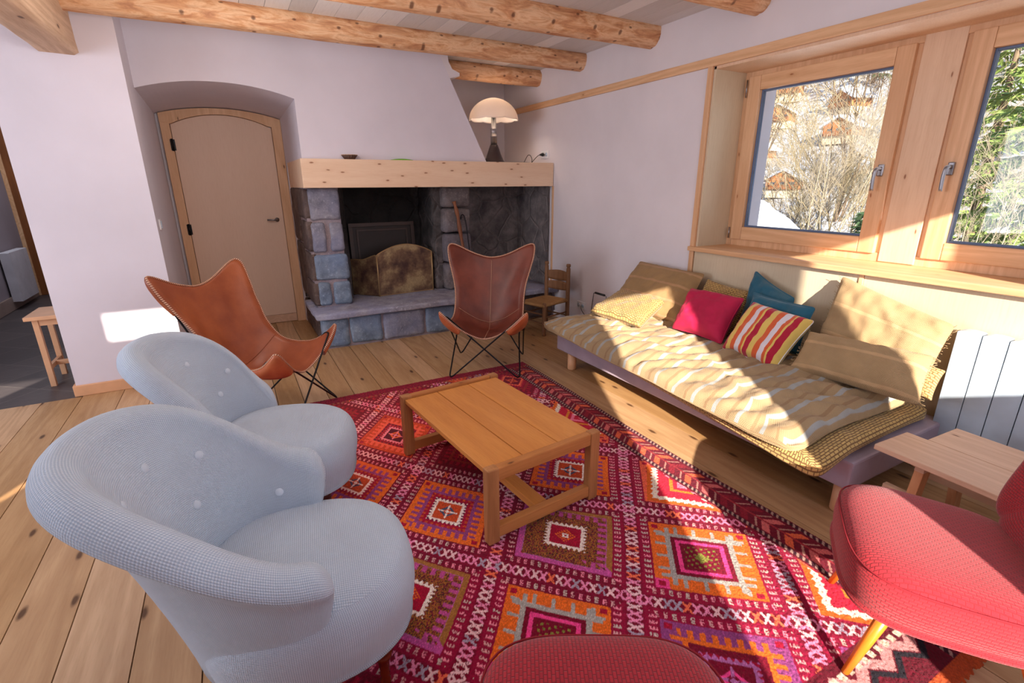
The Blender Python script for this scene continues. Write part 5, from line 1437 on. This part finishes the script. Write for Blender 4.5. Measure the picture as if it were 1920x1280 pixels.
CH = [mat_plain('chalet_orange', (186, 116, 66), .8), mat_plain('chalet_brown', (150, 88, 48), .8), mat_plain('chalet_wall', (214, 196, 170), .8), mat_plain('chalet_glass', (60, 66, 80), .3)]
def chalet(x, y, s, rz, first=None):
    z = hill_z(x, y) - .15
    if first:
        c = copy_tree(first); c.location = (x, y, z); c.rotation_euler.z = rz; c.scale = (s, s, s); return c
    t = thing('chalet', 'distant wooden chalet with snow covered roof on the hillside', 'house', (x, y, z), rz, 'chalets on the far hillside')
    m = MB(); m.box(-2.6, 2.6, -3, 3, 0, 1.6); m.build('stone_storey', CH[2], t)
    m = MB(); m.box(-2.7, 2.7, -3.1, 3.1, 1.6, 3.6); m.add([(-2.7, -3.1, 3.6), (2.7, -3.1, 3.6), (2.7, 3.1, 3.6), (-2.7, 3.1, 3.6), (-2.7, 0, 5.2), (2.7, 0, 5.2)], [(0, 1, 5, 4), (2, 3, 4, 5), (1, 2, 5), (3, 0, 4)]); m.build('timber_storey', CH[0], t)
    m = MB()
    for s_ in (-1, 1): m.add([(-3.5, s_ * 4.0, 3.1), (3.5, s_ * 4.0, 3.1), (3.5, 0, 5.35), (-3.5, 0, 5.35), (-3.5, s_ * 4.0, 3.5), (3.5, s_ * 4.0, 3.5), (3.5, 0, 5.75), (-3.5, 0, 5.75)], [(0, 1, 2, 3), (4, 5, 6, 7), (0, 1, 5, 4), (1, 2, 6, 5), (3, 0, 4, 7)])
    m.build('snowy_roof', M['snow'], t)
    m = MB(); m.box(-3.3, -2.7, -2.6, 2.6, 1.7, 1.85); m.box(-3.35, -3.25, -2.6, 2.6, 1.85, 2.6); m.build('balcony', CH[1], t)
    for yy in (-1.8, 0, 1.8):
        f = MB(); f.box(-2.74, -2.69, yy - .45, yy + .45, 2.0, 3.1); f.build('window', CH[3], t)
    return t
hs = [(21.5, 14.2, .21, .4), (26, 14.6, .22, .1), (32, 22, .3, .5), (30, 16.8, .24, -.3), (23.5, 17.2, .21, .2), (36, 25.5, .32, .7), (38, 21, .32, .3), (44, 31, .4, .1), (28, 19.4, .23, .4), (48, 27, .42, -.2)]
h0 = chalet(*hs[0]); h0.scale = (.21,) * 3
for h in hs[1:]: chalet(*h, first=h0)

# ================================================================== LIGHT
w = bpy.data.worlds.new('World'); SC.world = w; w.use_nodes = True; nt = w.node_tree; nt.nodes.clear()
o_ = nt.nodes.new('ShaderNodeOutputWorld'); b_ = nt.nodes.new('ShaderNodeBackground'); nt.links.new(b_.outputs[0], o_.inputs[0])
tc = nt.nodes.new('ShaderNodeTexCoord'); sx = nt.nodes.new('ShaderNodeSeparateXYZ'); rp = nt.nodes.new('ShaderNodeValToRGB')
nt.links.new(tc.outputs['Generated'], sx.inputs[0]); nt.links.new(sx.outputs[2], rp.inputs[0]); nt.links.new(rp.outputs[0], b_.inputs[0])
rp.color_ramp.elements[0].position = .0; rp.color_ramp.elements[0].color = (.92, .94, 1, 1); rp.color_ramp.elements[1].position = .6; rp.color_ramp.elements[1].color = (.42, .62, 1, 1)
b_.inputs[1].default_value = 1.35
sun = bpy.data.lights.new('sun', 'SUN'); sun.energy = 15.5; sun.color = (1, .90, .76); sun.angle = radians(.6)
so = bpy.data.objects.new('sun', sun); COL.objects.link(so)
so.rotation_euler = Vector((.44, .90, -.382)).to_track_quat('-Z', 'Y').to_euler()
def area(name, loc, dirv, sx_, sy_, e, c):
    l = bpy.data.lights.new(name, 'AREA'); l.shape = 'RECTANGLE'; l.size = sx_; l.size_y = sy_; l.energy = e; l.color = c
    o = bpy.data.objects.new(name, l); COL.objects.link(o); o.location = loc; o.rotation_euler = Vector(dirv).to_track_quat('-Z', 'Y').to_euler(); return o
area('rear_window_fill', (.9, -.70, 1.55), (.05, 1, -.05), 1.5, 1.5, 13, (.84, .90, 1.0))  # added fill light just inside the rear openings
area('rear_window_fill', (2.3, -.70, 1.65), (-.15, 1, -.05), 1.2, 1.2, 4, (.84, .90, 1.0))  # weaker added fill at the second rear opening
area('side_fill', (-3.9, 2.6, 1.5), (1, .1, 0), 2.2, 1.6, 95, (.80, .87, 1.0))  # added cool fill from the left, that wall has no window
area('window_sky_fill', (3.50, 1.55, 1.75), (-1, .1, -.1), 2.1, .95, 5, (.88, .93, 1.0))  # added fill boosting the sky light at the window panes
for loc, e in (((.4, 1.7, 2.35), 16), ((.15, 3.45, 2.12), 25)):  # added point fills under the ceiling, no fixture hangs there
    lp = bpy.data.lights.new('ceiling_fill', 'POINT'); lp.energy = e; lp.color = (1, .93, .88); lp.shadow_soft_size = .35
    lo = bpy.data.objects.new('ceiling_fill', lp); COL.objects.link(lo); lo.location = loc
area('hall_fill', (-1.9, 8.0, 2.55), (0, 0, -1), .8, 2.0, 22, (.9, .92, 1.0))  # added overhead fill to brighten the hall
lp = bpy.data.lights.new('mushroom_bulb', 'POINT'); lp.energy = 5; lp.color = (1, .86, .72); lp.shadow_soft_size = .05
lo = bpy.data.objects.new('mushroom_bulb', lp); COL.objects.link(lo); lo.location = (2.605, 5.12, 1.7205 + .56)

# ================================================================== CAMERA
cam = bpy.data.cameras.new('camera'); cam.sensor_width = 36; cam.lens = 929.83 / 1920 * 36; cam.clip_start = .05; cam.clip_end = 300
co_ = bpy.data.objects.new('camera', cam); COL.objects.link(co_); co_.location = (0, 0, 1.5)
R = Matrix.Rotation(radians(-28.811), 3, 'Z') @ Matrix.Rotation(radians(72.392), 3, 'X') @ Matrix.Rotation(radians(-.267), 3, 'Z')
co_.rotation_euler = R.to_euler(); SC.camera = co_
vs = SC.view_settings; vs.view_transform = 'Standard'; vs.look = 'None'; vs.gamma = 1; vs.exposure = 0; vs.use_curve_mapping = False
SC.cycles.max_bounces = 7; SC.cycles.diffuse_bounces = 4; SC.cycles.transparent_max_bounces = 8; SC.cycles.sample_clamp_indirect = 6; SC.cycles.caustics_reflective = False; SC.cycles.caustics_refractive = False
try: SC.cycles.use_denoising = True; SC.cycles.denoiser = 'OPENIMAGEDENOISE'
except Exception: pass
